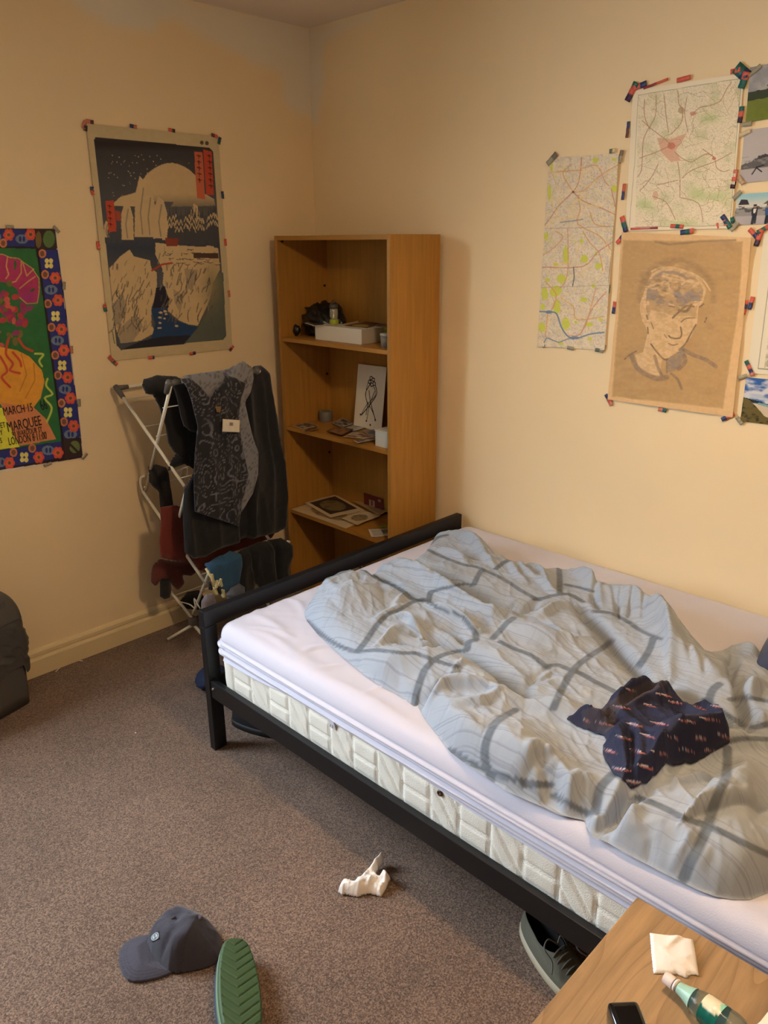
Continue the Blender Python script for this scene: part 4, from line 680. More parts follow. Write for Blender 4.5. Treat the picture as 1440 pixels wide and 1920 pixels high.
# ================================================================== BOOKCASE AND WHAT STANDS IN IT
m_oak = mat('oak_veneer', (170, 121, 50), .5, grain=(26, 26, 1.6), vscale=2.2, var=.16, bump=.05, bscale=200)
m_oakh = mat('oak_shelf', (170, 121, 50), .5, grain=(1.6, 26, 26), vscale=2.2, var=.16)
KX0, KX1, KY0, KY1, KH = .095, .831, -.330, -.024, 1.759
bc = thing('bookcase', 'tall open oak veneer bookcase standing in the corner behind the bed', 'bookcase', (KX0, KY1, 0)); KO = (KX0, KY1, 0)
for x0 in (KX0, KX1-.018):
    bm2('side_panel', bx(x0, x0+.018, KY0, KY1, 0, KH, .0012), m_oak, bc, off=KO)
bm2('top_panel', bx(KX0+.018, KX1-.018, KY0+.002, KY1, KH-.020, KH-.001, .001), m_oakh, bc, off=KO)
bm2('back_panel', bx(KX0+.018, KX1-.018, KY1-.005, KY1-.001, .05, KH-.020), m_oak, bc, off=KO)
bm2('plinth', bx(KX0+.018, KX1-.018, KY0+.02, KY0+.036, 0, .05), m_oakh, bc, off=KO)
SH = [1.305, .875, .443, .068]
for z in SH: bm2('shelf', bx(KX0+.0185, KX1-.0185, KY0+.004, KY1-.006, z-.018, z, .001), m_oakh, bc, off=KO)
bm = bmesh.new()
for z in (1.735, 1.53, 1.10, .69, .29):
    for y in ((-.30,) if z > 1.7 else (-.05,)): add(bm, lathe(bmesh.new(), [(.006, 0), (.006, .005), (.0045, .006)], 10, Matrix.Translation((KX0+.018, y, z)) @ Matrix.Rotation(PI/2, 4, 'Y')))
tag(bm2('fixing_caps', bm, mat('dark_plastic', (30, 24, 22), .5), bc, off=KO), kind='stuff')

def flat_quad(name, corners, paint, nu=60, nv=40, lab=None, cat=None, parent=None, normal=(0, 0, 1), curl=.002, thick=.0008, seed=1, group=None, lift=.0004, rough=.6, base=(225, 220, 210)):
    """corners: four world points TL TR BR BL"""
    flat, X, F, u, v = quadgrid(corners, nu, nv, normal, lift, curl, seed); cv = Canvas(u*1.0, v*1.0, base); cv.u, cv.v = u, v
    if paint: paint(cv)
    fl = np.dot(np.cross(np.array(corners[1])-np.array(corners[0]), np.array(corners[3])-np.array(corners[0])), normal)
    me = mesh_np(X, F if fl < 0 else F[:, ::-1]); setcol(me, cv.C); o = link(name, me, mat('print_'+('gloss' if rough < .5 else 'matt'), rough=rough, vcol=True, spec=.35), parent, True)
    so = o.modifiers.new('s', 'SOLIDIFY'); so.thickness = thick; so.offset = -1
    if lab: tag(o, lab, cat, group)
    return o
def zq(pts, o, k, z): return [at(x, y, 'z', z) for x, y in zz(pts, o, k)]
Z4, K4 = (500, 430), .2361; Z5, K5 = (520, 820), .25
def lumpy(name, c, r, m, amp=.25, fr=3, seed=0, sub=4, parent=None, flat=None, rz=0):
    bm = bmesh.new(); bmesh.ops.create_icosphere(bm, subdivisions=sub, radius=1)
    for v in bm.verts:
        p = v.co; k = 1+amp*(float(ridged(np.array([p.x*fr+p.z*1.7]), np.array([p.y*fr-p.z*1.3]), seed, 3)[0])-.45); v.co = Vector((p.x*r[0]*k, p.y*r[1]*k, p.z*r[2]*k))
        if flat is not None and v.co.z < flat: v.co.z = flat
    bmesh.ops.rotate(bm, verts=bm.verts, matrix=Matrix.Rotation(rz, 3, 'Z')); bmesh.ops.translate(bm, verts=bm.verts, vec=c); return bm2(name, bm, m, parent, True)
m_bag = mat('black_plastic_bag', (26, 26, 28), .28, spec=.6)
bg = lumpy('plastic_bag', (.225, -.150, SH[0]+.072), (.110, .080, .078), m_bag, .7, 2.2, 3, 4, flat=-.0715); tag(bg, 'crumpled black plastic bag on the top shelf, left of the white box', 'bag')
lumpy('bag_handle', (.125, -.245, SH[0]+.028), (.022, .016, .026), m_bag, .5, 2, 8, 3, bg, flat=-.027)
# white box with a green box and papers on top
t = thing('cardboard_box', 'long white cardboard box with pale top on the top shelf of the bookcase', 'box', (.44, -.20, SH[0])); O = (.44, -.20, SH[0])
bm2('box_body', bx(.292, .598, -.272, -.135, SH[0], SH[0]+.066, .002), mat('white_card', (214, 208, 192), .6), t, off=O); bm2('box_end', bx(.598, .601, -.27, -.137, SH[0]+.002, SH[0]+.065), mat('grey_card', (176, 166, 152), .6), t, off=O)
t = thing('green_box', 'flat lime green box standing behind the white box on the top shelf', 'box', (.6, -.1, SH[0]))
bm2('box_body', bx(.40, .70, -.133, -.045, SH[0], SH[0]+.062, .002), mat('lime_card', (122, 132, 36), .5), t, off=(.6, -.1, SH[0])); bm2('box_lid', bx(.402, .698, -.131, -.047, SH[0]+.062, SH[0]+.064), mat('brown_card', (150, 128, 96), .6), t, off=(.6, -.1, SH[0]))
z = SH[0]+.0668
def pt_a(c): c.noise(.2, .2, 2); c.poly([(.05, .1), (.6, .05), (.55, .9), (.1, .9)], (74, 62, 44))
def pt_b(c): c.poly([(.05, .05), (.95, .05), (.95, .95), (.05, .95)], (96, 66, 36)); c.noise(.25, .5, 5); c.ell(.3, .5, .2, .3, (170, 146, 80))
flat_quad('leaflet', zq([(300, 745), (480, 715), (540, 760), (370, 768)], Z4, K4, z), pt_a, lab='dark printed leaflet lying on the left end of the white box', cat='leaflet', group=None)
flat_quad('leaflet', zq([(590, 770), (800, 728), (930, 750), (800, 790)], Z4, K4, z), pt_b, lab='brown and yellow printed leaflet lying on the right end of the white box', cat='leaflet')
flat_quad('paper_strip', zq([(612, 752), (725, 728), (735, 742), (625, 762)], Z4, K4, z+.002), None, lab='narrow cream paper strip lying across the white box', cat='paper', base=(206, 188, 140))
# lantern
lx, ly, lz = .350, -.205, z+.001; t = thing('camping_lantern', 'small camping lantern with lime green base and clear globe on the white box', 'lantern', (lx, ly, lz)); T0 = Matrix.Identity(4)
bm2('lantern_base', lathe(bmesh.new(), [(.020, 0), (.021, .002), (.021, .018), (.016, .022)], 24), mat('lime_plastic', (160, 176, 40), .35), t, True)
bm2('lantern_globe', lathe(bmesh.new(), [(.015, .022), (.019, .032), (.019, .062), (.016, .072)], 24, cap=False), mat('globe', (235, 235, 215), .05, alpha=.28), t, True)
bm2('reflector', lathe(bmesh.new(), [(.004, .022), (.011, .026), (.004, .036), (.003, .055), (.008, .066)], 16), mat('chrome', (230, 220, 170), .12, metal=1), t, True)
bm2('lantern_cap', lathe(bmesh.new(), [(.018, .070), (.021, .075), (.020, .086), (.010, .092), (0, .093)], 24), mat('dark_grey_plastic', (72, 70, 64), .4), t, True)
bm2('handle', tube(bmesh.new(), [(.021*math.cos(a), 0, .078+.03*math.sin(a)) for a in np.linspace(0, PI, 12)], .0013, 6), mat('dark_grey_plastic'), t)
t = thing('jar', 'small lidded grey tub at the right end of the top shelf', 'tub', (.745, -.262, SH[0]))
bm2('tub_body', lathe(bmesh.new(), [(.024, 0), (.027, .05)], 24), mat('tub_grey', (130, 126, 112), .4), t, True); bm2('lid', lathe(bmesh.new(), [(.029, .05), (.029, .058), (.027, .060)], 24), mat('tub_lid', (180, 176, 160), .4), t, True)
# greeting card leaning
cs = [at(672, 682, 'y', -.045), at(725, 688, 'y', -.045), at(715, 806, 'y', -.095), at(663, 793, 'y', -.095)]
cs = [np.array(c) for c in cs]; dz = SH[1]+.001-min(cs[2][2], cs[3][2]); cs[2][2] = cs[3][2] = SH[1]+.001
def pt_card(c):
    k = (20, 16, 14)
    for p, w in (([(.50, .28), (.34, .45), (.44, .62), (.42, .78), (.56, .94)][:4], .022), ([(.62, .26), (.74, .42), (.55, .60), (.26, .80)], .022), ([(.58, .30), (.70, .45), (.40, .64), (.22, .83)], .016), ([(.46, .40), (.55, .58), (.75, .82)], .022), ([(.66, .40), (.52, .62), (.46, .86)], .02), ([(.42, .24), (.36, .40), (.38, .54), (.62, .70), (.78, .84)], .016)): c.line([tuple(q) for q in smooth_pts(p, 4)], w, k)
    for x, y in ((.50, .20), (.58, .22), (.46, .26), (.62, .28), (.54, .30)): c.ell(x, y, .06, .035, k); c.ell(x, y, .035, .018, (214, 202, 178))
    for x, y in ((.22, .80), (.45, .88), (.76, .84), (.60, .93)): c.ell(x, y, .028, .018, k); c.ell(x+.01, y+.02, .012, .012, (214, 202, 178))
g = flat_quad('greeting_card', cs, pt_card, 90, 130, lab='white card with black line drawing of entwined stems, leaning on the second shelf', cat='card', normal=(0, -1, .1), curl=.001, base=(224, 212, 188), thick=.003)
# tape roll
t = thing('tape_roll', 'wide roll of silver tape on the second shelf', 'tape', (.165, -.11, SH[1])); bm2('roll', lathe(bmesh.new(), [(.019, .0), (.033, .0), (.034, .002), (.034, .048), (.033, .050), (.019, .050), (.019, 0)], 32, cap=False), mat('silver_tape', (128, 124, 116), .35, metal=.3), t, True)
bm2('cardboard_core', lathe(bmesh.new(), [(.0175, .001), (.0189, .001), (.0189, .049), (.0175, .049), (.0175, .001)], 24, cap=False), mat('core_card', (120, 96, 66), .8), t)
pal = [((70, 56, 48), (190, 180, 160)), ((96, 62, 44), (150, 120, 90)), ((40, 42, 50), (180, 176, 168)), ((140, 100, 66), (60, 50, 44)), ((180, 176, 168), (90, 84, 80)), ((110, 60, 44), (200, 180, 150)), ((60, 66, 70), (160, 130, 110))]
def ppaint(a, b, s):
    def f(c): c.C[:] = lin(b); c.poly([(.06, .06), (.94, .06), (.94, .94), (.06, .94)], a); c.rnd(np.clip(fbm(c.u*4, c.v*4, s)*5-2.2, 0, 1)*((c.u > .06) & (c.u < .94)), b, .8)
    return f
pics = [([(205, 1560), (330, 1535), (410, 1560), (290, 1590)], 'dark snapshot with white edge, alone at the left end of the second shelf'), ([(290, 1600), (400, 1560), (415, 1590), (300, 1612)], 'dark snapshot underneath the one at the left end of the second shelf'),
 ([(520, 1540), (600, 1500), (690, 1545), (600, 1575)], 'dark snapshot beside the tape roll on the second shelf'), ([(475, 1605), (560, 1565), (690, 1590), (600, 1640)], 'reddish brown snapshot left in the pile on the second shelf'), ([(610, 1575), (700, 1545), (790, 1580), (690, 1610)], 'pale grey snapshot in the middle of the pile on the second shelf'),
 ([(610, 1650), (690, 1610), (860, 1650), (760, 1665)], 'snapshot with orange tones at the front of the pile on the second shelf'), ([(760, 1600), (870, 1590), (910, 1630), (830, 1650)], 'grey snapshot right in the pile below the greeting card'), ([(690, 1680), (850, 1650), (910, 1665), (720, 1698)], 'grey snapshot at the very front edge of the second shelf')]
for j, (q, lb_) in enumerate(pics): flat_quad('snapshot', zq(q, Z4, K4, SH[1]+.0006+.0025*(j % 4)+.002), ppaint(*pal[j % 7], j), lab=lb_, cat='photograph', group='loose snapshots on the second shelf', nu=24, nv=20, curl=.004, seed=j, rough=.35)
t = thing('small_carton', 'small white and pale blue carton at the right end of the second shelf', 'box', (.745, -.26, SH[1])); bm2('carton_body', bx(.708, .79, -.300, -.215, SH[1], SH[1]+.068, .002), mat('pale_blue_card', (206, 214, 212), .6), t, off=(.745, -.26, SH[1])); bm2('carton_lid', bx(.706, .792, -.302, -.213, SH[1]+.068, SH[1]+.075, .001), mat('white_card'), t, off=(.745, -.26, SH[1]))
# third shelf: prints and papers
def pt_news(c): c.noise(.3, .1, 3); c.poly([(.12, .1), (.9, .1), (.9, .85), (.12, .85)], (50, 40, 34)); c.ell(.5, .48, .30, .30, (120, 104, 70)); c.rnd((fbm(c.u*9, c.v*9, 4) > .5)*(np.hypot((c.u-.5)/.3, (c.v-.48)/.3) < 1), (84, 76, 56), .7)
def pt_pic(c): c.noise(.3, .1, 3); c.ell(.45, .5, .28, .33, (150, 126, 90)); c.rnd((fbm(c.u*12, c.v*12, 4) > .52)*(np.hypot((c.u-.45)/.3, (c.v-.5)/.35) < 1), (110, 92, 64), .7)
def pt_txt(c):
    for j in range(14): c.poly([(.1, .1+j*.06), (.45+.3*rng.rand(), .1+j*.06), (.45+.3*rng.rand(), .125+j*.06), (.1, .125+j*.06)], (120, 116, 104))
    c.poly([(.5, .2), (.9, .2), (.9, .7), (.5, .7)], (110, 116, 100))
pp = (204, 182, 142)
flat_quad('print', zq([(100, 540), (330, 470), (700, 600), (515, 684)], Z5, K5, SH[2]+.001), pt_pic, lab='large cream print curling over the front edge of the third shelf', cat='print', base=pp, nu=50, curl=.004)
flat_quad('print', zq([(195, 490), (435, 430), (655, 548), (400, 605)], Z5, K5, SH[2]+.007), pt_news, lab='cream print with dark picture, on top of the large print on the third shelf', cat='print', base=pp, nu=50, curl=.004, seed=5)
flat_quad('print', zq([(480, 610), (640, 550), (775, 590), (600, 660)], Z5, K5, SH[2]+.012), pt_pic, lab='smaller cream print with a faint sketch, right part of the third shelf', cat='print', base=pp, nu=50, curl=.005, seed=6)
flat_quad('print', zq([(560, 480), (660, 490), (840, 560), (760, 590)], Z5, K5, SH[2]+.010), None, lab='folded tan paper at the back of the third shelf', cat='paper', base=(170, 140, 96), curl=.01, seed=7)
flat_quad('brochure', zq([(680, 692), (860, 682), (905, 730), (705, 752)], Z5, K5, SH[2]+.003), pt_txt, lab='white printed brochure at the front right of the third shelf', cat='brochure', curl=.004, seed=8)
flat_quad('leaflet', zq([(740, 680), (800, 655), (880, 655), (870, 684)], Z5, K5, SH[2]+.001), None, lab='plain lime green leaflet at the right end of the third shelf', cat='leaflet', base=(140, 146, 60))
rc = [at(682, 916, 'y', -.036), at(718, 927, 'y', -.036), at(717, 953, 'y', -.042), at(683, 940, 'y', -.042)]
def pt_red(c): c.poly([(.28, .35), (.58, .35), (.58, .80), (.28, .80)], (170, 140, 110)); c.line([(.43, .42), (.43, .72)], .08, (100, 40, 36)); c.ell(.82, .22, .08, .10, (160, 120, 96))
dz = SH[2]-min(rc[2][2], rc[3][2]); rc = [r+np.array((0, 0, dz+.001)) if i < 2 else np.array((r[0], r[1], SH[2]+.001)) for i, r in enumerate(rc)]
flat_quad('red_card', rc, pt_red, 50, 40, lab='dark red card with a small pale square, standing at the back of the third shelf', cat='card', normal=(0, -1, 0), base=(104, 40, 34), curl=.001)
bg = lumpy('paper_bag', (.40, -.20, SH[3]+.055), (.13, .07, .06), mat('beige_paper', (150, 126, 96), .8), .5, 2.5, 5, 4, flat=-.054); tag(bg, 'crumpled beige paper bag at the bottom of the bookcase', 'bag')
bm2('string_handle', tube(bmesh.new(), [(.47+.05*math.cos(a), -.2, SH[3]+.10+.05*math.sin(a)) for a in np.linspace(-.2, PI+.2, 14)], .002, 6), mat('string', (180, 160, 130), .8), bg)

# ================================================================== CLOTHES AIRER AND LAUNDRY
Z3, K3 = (200, 660), .2916
def yy(z): return -1.0-.15*min(1, max(0, z)/1.17)
def apt(px, py, y): return Vector(at(px, py, 'y', y))
m_tube = mat('white_tube', (226, 222, 206), .35); m_grey = mat('grey_joint', (92, 90, 86), .5)
TL, TR = apt(219, 728, -1.15), apt(316, 719, -1.15); MR, ML = apt(346, 912, -1.09), apt(268, 922, -1.09); LR, LL = apt(387, 1096, -1.04), apt(303, 1088, -1.05); HB = apt(361, 1160, -1.0); HK = apt(391, 1068, -1.04)
air = thing('clothes_airer', 'white folding concertina clothes airer standing by the left wall', 'clothes airer', (.25, -.8, 0)); AO = (.25, -.8, 0); YL = Vector((0, .41, 0))
for s, off in ((0, Vector((0, 0, 0))), (1, YL)):
    for a, b in ((TL, MR), (TR, ML), (ML, LR), (MR, LL), (LL, HB)): bm2('tube', tube(bmesh.new(), [a+off+Vector((0, .012*(a is TR or a is MR), 0)), b+off+Vector((0, .012*(a is TR or a is MR), 0))], .0068, 10), m_tube, air, True, off=AO)
    hk = smooth_pts([HK+YL*.06+off, HK+Vector((.0, .012, .004))+off, HK+Vector((-.012, 0, -.035))+off, HB+Vector((.01, 0, .03))+off], 5); bm2('tube', tube(bmesh.new(), hk, .0068, 10), m_tube, air, True, off=AO)
    hk = smooth_pts([ML+off, ML+Vector((-.012, 0, .03))+off, ML+Vector((-.004, 0, .062))+off, ML+Vector((.02, .01, .075))+off], 4); hk = [Vector((max(p[0], .012), p[1], p[2])) for p in hk]; bm2('tube_end', tube(bmesh.new(), hk, .006, 8), m_tube, air, True, off=AO)
    for P, Q in ((TL, MR), (TR, ML)):
        d = (Q-P).normalized(); j = tube(bmesh.new(), [P+off-d*.012, P+off, P+off+d*.05], [.011, .0125, .010], 12); add(j, tube(bmesh.new(), [P+off, P+off+(YL.normalized() if s == 0 else -YL.normalized())*.05], [.012, .009], 12)); bm2('corner_joint', j, m_grey, air, True, off=AO)
    j = box(bmesh.new(), HB+off+Vector((0, 0, -.012)), (.035, .03, .04), .006); bm2('base_joint', j, m_grey, air, off=AO)
for P in (TL, TR): bm2('top_tube', tube(bmesh.new(), [P, P+YL], .0068, 10), m_tube, air, True, off=AO)
ft = Vector(at(315, 1199, 'z', .008)); ft2 = Vector((HB.x+.10, HB.y+.02, .008))
bm2('foot', tube(bmesh.new(), [ft, (HB+Vector((0, 0, -.03)))], .0075, 10), m_tube, air, True, off=AO); bm2('foot', tube(bmesh.new(), [HB+Vector((0, 0, -.03)), ft2], .0075, 10), m_tube, air, True, off=AO)
bm2('foot', tube(bmesh.new(), [HB+YL+Vector((0, 0, -.03)), (HB.x-.1, HB.y+.42, .008)], .0075, 10), m_tube, air, True, off=AO); bm2('foot', tube(bmesh.new(), [HB+YL+Vector((0, 0, -.03)), (HB.x+.1, HB.y+.38, .008)], .0075, 10), m_tube, air, True, off=AO)
def mixv(a, b, t): return a+(b-a)*t
for a, b, ts in ((TL, MR, (.12, .40, .92)), (TR, ML, (.2, .45, .95)), (ML, LR, (.25, .6, .9)), (MR, LL, (.3, .85)), (LL, HB, (.4,)), (HK, HB, (.4,))):
    for t_ in ts: p = mixv(a, b, t_); bm2('rod', tube(bmesh.new(), [p, p+YL], .0022, 6), m_tube, air, True, off=AO)
cl = [Vector(apt(337, 1128, -1.02)), Vector(apt(355, 1133, -1.03)), Vector(apt(366, 1140, -1.03)), Vector(apt(364, 1122, -1.03)), Vector(apt(375, 1141, -1.02))]
bm2('locking_clip', tube(bmesh.new(), smooth_pts(cl, 4), .003, 6), m_tube, air, True, off=AO)

def cloth(name, label, cat, pts, x, base, folds=.012, th=.004, paint=None, seed=0, step=.008, group=None, bulge=.006, fy=14, mname='jersey', rough=.9, roll=True, lean=0):
    P = [tuple(at(a, b, 'x', x)[1:]) for a, b in zz(pts, Z3, K3)]; zt = max(p[1] for p in P)
    ncol = 24; ys = np.array([p[0] for p in P]); zs = np.array([p[1] for p in P])
    ytab = np.linspace(ys.min(), ys.max(), ncol); ztab = np.array([max([zs[i] for i in range(len(zs)) if abs(ys[i]-q) < .05] or [zt]) for q in ytab])
    def hf(U, V, d):
        e = np.clip(d/.02, 0, 1); tz = np.interp(U, ytab, ztab); w = U+.03*vn(U*4, V*4, seed); f = folds*1.5*(ridged(w*fy*.6, V*1.6+w*3, seed+1, 2)-.45)*np.clip((tz-V)/.15+.15, 0, 1)+.004*(ridged(U*26, V*20, seed+4, 2)-.4)
        h = bulge*e**.5+f*(.35+.65*e)+lean*(tz-V)
        if roll: h = h-.03*np.clip(1-(tz-V)/.045, 0, 1)**2
        return h
    def cf(U, V, d, X):
        C = np.tile(lin(base), (len(U), 1))
        if paint: C = paint(C, U, V)
        return C
    me = patch(P, step, ((x, 0, 0), (0, 1, 0), (0, 0, 1), (1, 0, 0)), hf, cf, back=th)
    o = link(name, me, mat(mname, vcol=True, rough=rough, bump=.25, bscale=220, sheen=.2), smooth=True)
    if label: tag(o, label, cat, group)
    return o
def doodle(col, sc=34, w=.07, seed=3, thr=0):
    def f(C, U, V):
        a = fbm(U*sc*.35, V*sc*.35, seed, 2); b = np.abs(np.mod(a*15+.5*np.sin(U*sc*1.3)+.5*np.cos(V*sc*1.5), 1)-.5); m = (b < w)*(.35+.65*vn(U*40, V*40, seed+1)); return C*(1-m[:, None])+lin(col)*m[:, None]
    return f
cloth('black_tshirt', 'black t-shirt hanging over the left end of the airer top', 't-shirt', [(236, 215), (262, 180), (350, 154), (475, 162), (535, 200), (590, 330), (600, 520), (590, 690), (500, 705), (440, 650), (400, 590), (385, 480), (340, 350), (300, 275), (255, 270)], .33, (20, 19, 20), seed=5, th=.008)
cloth('sleeve_highlight', 'charcoal sleeve piece standing in for a fold highlight at the front left of the airer, left of the patterned shirt', 'jumper', [(425, 200), (460, 176), (520, 190), (570, 330), (590, 480), (580, 520), (545, 510), (500, 480), (480, 420), (455, 300)], .425, (26, 25, 27), seed=9, folds=.008)  # slightly lighter cloth piece, the highlight on a sleeve fold put into colour
big = cloth('black_garment', 'large plain black garment hanging at the far right of the airer', 'garment', [(940, 120), (975, 95), (1020, 90), (1045, 130), (1060, 250), (1090, 400), (1115, 600), (1145, 760), (1160, 900), (1155, 1030), (1150, 1130), (1100, 1160), (900, 1210), (700, 1270), (640, 1318), (560, 1330), (505, 1290), (495, 1050), (500, 880), (560, 780), (600, 500), (700, 200)], .455, (15, 14, 15), folds=.03, seed=12, bulge=.02)
cloth('grey_shirt', 'light grey doodle patterned garment hanging behind the dark patterned shirt', 'shirt', [(515, 158), (640, 141), (780, 122), (850, 85), (905, 62), (937, 92), (945, 170), (925, 260), (890, 325), (915, 440), (945, 560), (977, 645), (975, 790), (940, 910), (868, 1028), (760, 900), (620, 500)], .490, (116, 116, 120), paint=doodle((50, 50, 54), 40, .10, 7), seed=15, folds=.010)
ps = cloth('patterned_shirt', 'dark shirt with white line doodles and a white label, front of the airer', 'shirt', [(500, 178), (560, 172), (610, 230), (668, 298), (730, 225), (792, 152), (850, 172), (900, 200), (865, 300), (850, 420), (868, 560), (895, 690), (915, 790), (875, 960), (850, 1122), (790, 1100), (700, 1072), (570, 1028), (563, 850), (570, 650), (588, 480), (545, 300)], .515, (22, 21, 26), paint=doodle((104, 104, 114), 30, .09, 21), seed=18, folds=.012, step=.005)
def on_x(pts, x): return [at(a, b, 'x', x) for a, b in zz(pts, Z3, K3)]
lb = flat_quad('fabric_label', on_x([(745, 430), (855, 438), (853, 516), (742, 512)], .542), lambda c: (c.poly([(.42, .25), (.60, .25), (.60, .50), (.42, .50)], (120, 110, 100)), c.noise(.2, .08, 2)), 20, 16, parent=ps, normal=(1, 0, 0), base=(206, 196, 178), curl=.003); tag(lb, 'cream fabric label')
lb = flat_quad('crest', on_x([(698, 350), (736, 350), (730, 386), (708, 388)], .540), None, 8, 8, parent=ps, normal=(1, 0, 0), base=(120, 92, 56)); tag(lb, 'small brown crest')
cloth('charcoal_sock', 'charcoal sock hanging from the middle tier at the left of the airer', 'sock', [(275, 790), (285, 745), (340, 730), (390, 745), (400, 800), (412, 880), (430, 1000), (345, 1006), (338, 900), (300, 870), (275, 835)], .16, (30, 28, 29), seed=22, step=.006, folds=.006, bulge=.02)
cloth('black_vest', 'black strappy vest gathered under the t-shirt on the middle tier', 'vest', [(390, 770), (420, 700), (470, 650), (570, 670), (600, 700), (570, 760), (500, 720), (440, 745)], .34, (20, 20, 21), seed=24, folds=.008)
cloth('rust_trousers', 'rust red trousers hanging behind the black garment', 'trousers', [(345, 1000), (440, 985), (500, 1000), (520, 1100), (640, 1240), (900, 1190), (1095, 1150), (1062, 1196), (940, 1240), (800, 1290), (690, 1330), (640, 1370), (640, 1420), (590, 1400), (560, 1350), (430, 1342), (350, 1322), (340, 1230), (352, 1100)], .30, (106, 38, 24), seed=26, folds=.014, roll=False)
cloth('maroon_jumper', 'dark maroon jumper bundled on the lowest tier at the left', 'jumper', [(290, 1420), (300, 1370), (345, 1330), (430, 1345), (560, 1350), (590, 1400), (540, 1440), (480, 1430), (495, 1480), (450, 1530), (400, 1470), (340, 1460), (310, 1505), (288, 1480)], .18, (92, 38, 30), seed=28, folds=.02, roll=False, bulge=.03)
cloth('black_sock', 'black sock hanging below the maroon jumper on the airer', 'sock', [(345, 1450), (410, 1450), (415, 1530), (405, 1580), (370, 1590), (345, 1575)], .20, (22, 21, 23), seed=29, step=.006, bulge=.02, roll=False, folds=.004)
cloth('blue_towel', 'blue cloth hanging at the lower front of the airer', 'cloth', [(650, 1375), (730, 1335), (820, 1290), (870, 1302), (872, 1380), (850, 1500), (775, 1545), (720, 1535), (690, 1470)], .52, (32, 72, 104), seed=31, folds=.012, step=.006)
cloth('black_joggers', 'black trousers hanging at the lower right of the airer behind the footboard', 'trousers', [(870, 1295), (1000, 1232), (1150, 1206), (1195, 1240), (1200, 1310), (1172, 1400), (1178, 1460), (1100, 1520), (1000, 1560), (960, 1470), (945, 1560), (860, 1560), (852, 1490)], .50, (11, 10, 12), seed=33, folds=.02, bulge=.02)
cloth('grey_sock', 'grey sock on the lowest tier next to the bed leg', 'sock', [(612, 1650), (612, 1600), (640, 1560), (690, 1555), (700, 1600), (680, 1680), (625, 1700)], .56, (104, 98, 102), seed=35, step=.005, bulge=.02, roll=False, folds=.004)
cloth('slate_sock', 'slate grey sock below the blue cloth on the airer', 'sock', [(770, 1560), (800, 1520), (855, 1490), (885, 1510), (880, 1580), (800, 1620)], .54, (78, 82, 92), seed=36, step=.005, bulge=.02, roll=False, folds=.004)
cloth('dark_cloth', 'dark crumpled cloth between the airer feet and the skirting board', 'cloth', [(465, 1610), (520, 1545), (600, 1530), (640, 1600), (600, 1660), (480, 1650)], .10, (30, 28, 28), seed=37, roll=False)
# clear hangers and a peg rack
hg = thing('clear_hanger', 'clear plastic clothes hanger caught on the middle tier of the airer', 'hanger', tuple(apt(338, 885, -1.0)))
ho = tuple(apt(338, 885, -1.0)); m_cl = mat('clear_plastic', (226, 220, 206), .15, alpha=.45)
bm = bmesh.new(); tube(bm, smooth_pts([apt(338, 900, -1.0), apt(342, 880, -1.0), (apt(352, 878, -1.0)), apt(350, 895, -1.0), apt(342, 905, -1.0)], 5), .003, 8); bm2('hook', bm, m_cl, hg, True, off=ho)
bm = bmesh.new(); tube(bm, smooth_pts([apt(330, 884, -1.0), apt(350, 876, -.98), apt(372, 868, -.94)], 5), .004, 8); bm2('arm', bm, m_cl, hg, True, off=ho)
pr = thing('peg_rack', 'bunch of clear and yellowish pegs hanging below the blue cloth', 'peg hanger', tuple(at(400, 1085, 'x', .56))); po = tuple(at(400, 1085, 'x', .56)); m_peg = mat('peg_plastic', (196, 186, 140), .3); m_dpeg = mat('dark_peg', (40, 40, 44), .4)
bm2('arm', tube(bmesh.new(), [at(386, 1066, 'x', .56), at(400, 1090, 'x', .57), at(412, 1108, 'x', .57)], .005, 8), m_peg, pr, True, off=po)
for j, (x, y) in enumerate([(396, 1082), (404, 1094), (410, 1106), (417, 1112), (402, 1108), (393, 1098), (412, 1092)]):
    p = at(x, y, 'x', .565+.006*(j % 3)); b = box(bmesh.new(), p, (.007, .010, .034), .002, Matrix.Rotation(random.uniform(-.6, .6), 3, 'X')); add(b, box(bmesh.new(), (p[0]+.009, p[1], p[2]), (.007, .010, .034), .002, Matrix.Rotation(random.uniform(-.5, .5), 3, 'X'))); bm2('peg', b, m_dpeg if j % 3 == 2 else m_peg, pr, off=po)

# ================================================================== ON THE BED
# navy printed shirt, crumpled on the duvet
SHP = zz([(345, 905), (358, 890), (430, 900), (500, 876), (580, 855), (640, 815), (700, 780), (780, 745), (860, 712), (905, 698), (930, 715), (940, 790), (985, 800), (1020, 795), (1025, 860), (1090, 895), (1140, 893), (1200, 915), (1230, 960), (1228, 1010), (1252, 1060), (1180, 1105), (1120, 1135), (1060, 1165), (960, 1178), (900, 1185), (860, 1215), (838, 1262), (790, 1290), (735, 1316), (695, 1310), (650, 1275), (610, 1240), (570, 1170), (545, 1110), (545, 1072), (575, 1060), (562, 1015), (500, 1000), (440, 978), (385, 940)], B_, BK)
dvd = lambda U, V: np.where(inpoly(DP, U, V), duvet_h(U, V, dline(DP, U, V, closed=True)[0]), .52)
def on_duvet(px, py, up=.012):
    ts = np.linspace(.74, .50, 49); P = np.array([at(px, py, 'z', z) for z in ts]); h = dvd(P[:, 0], P[:, 1])+up; k = np.where(h >= P[:, 2])[0]; return P[k[0]] if len(k) else P[-8]
_sp = np.array([on_duvet(x, y, .012+.035*np.clip((1400-y)/140, 0, 1)) for x, y in SHP]); SP = [tuple(p) for p in (_sp[:, :2]+np.roll(_sp[:, :2], 1, 0)*.25+np.roll(_sp[:, :2], -1, 0)*.25)/1.5]
SZ = float(np.mean(_sp[:, 2]))+.015; SCC = _sp[:, :2].mean(0)
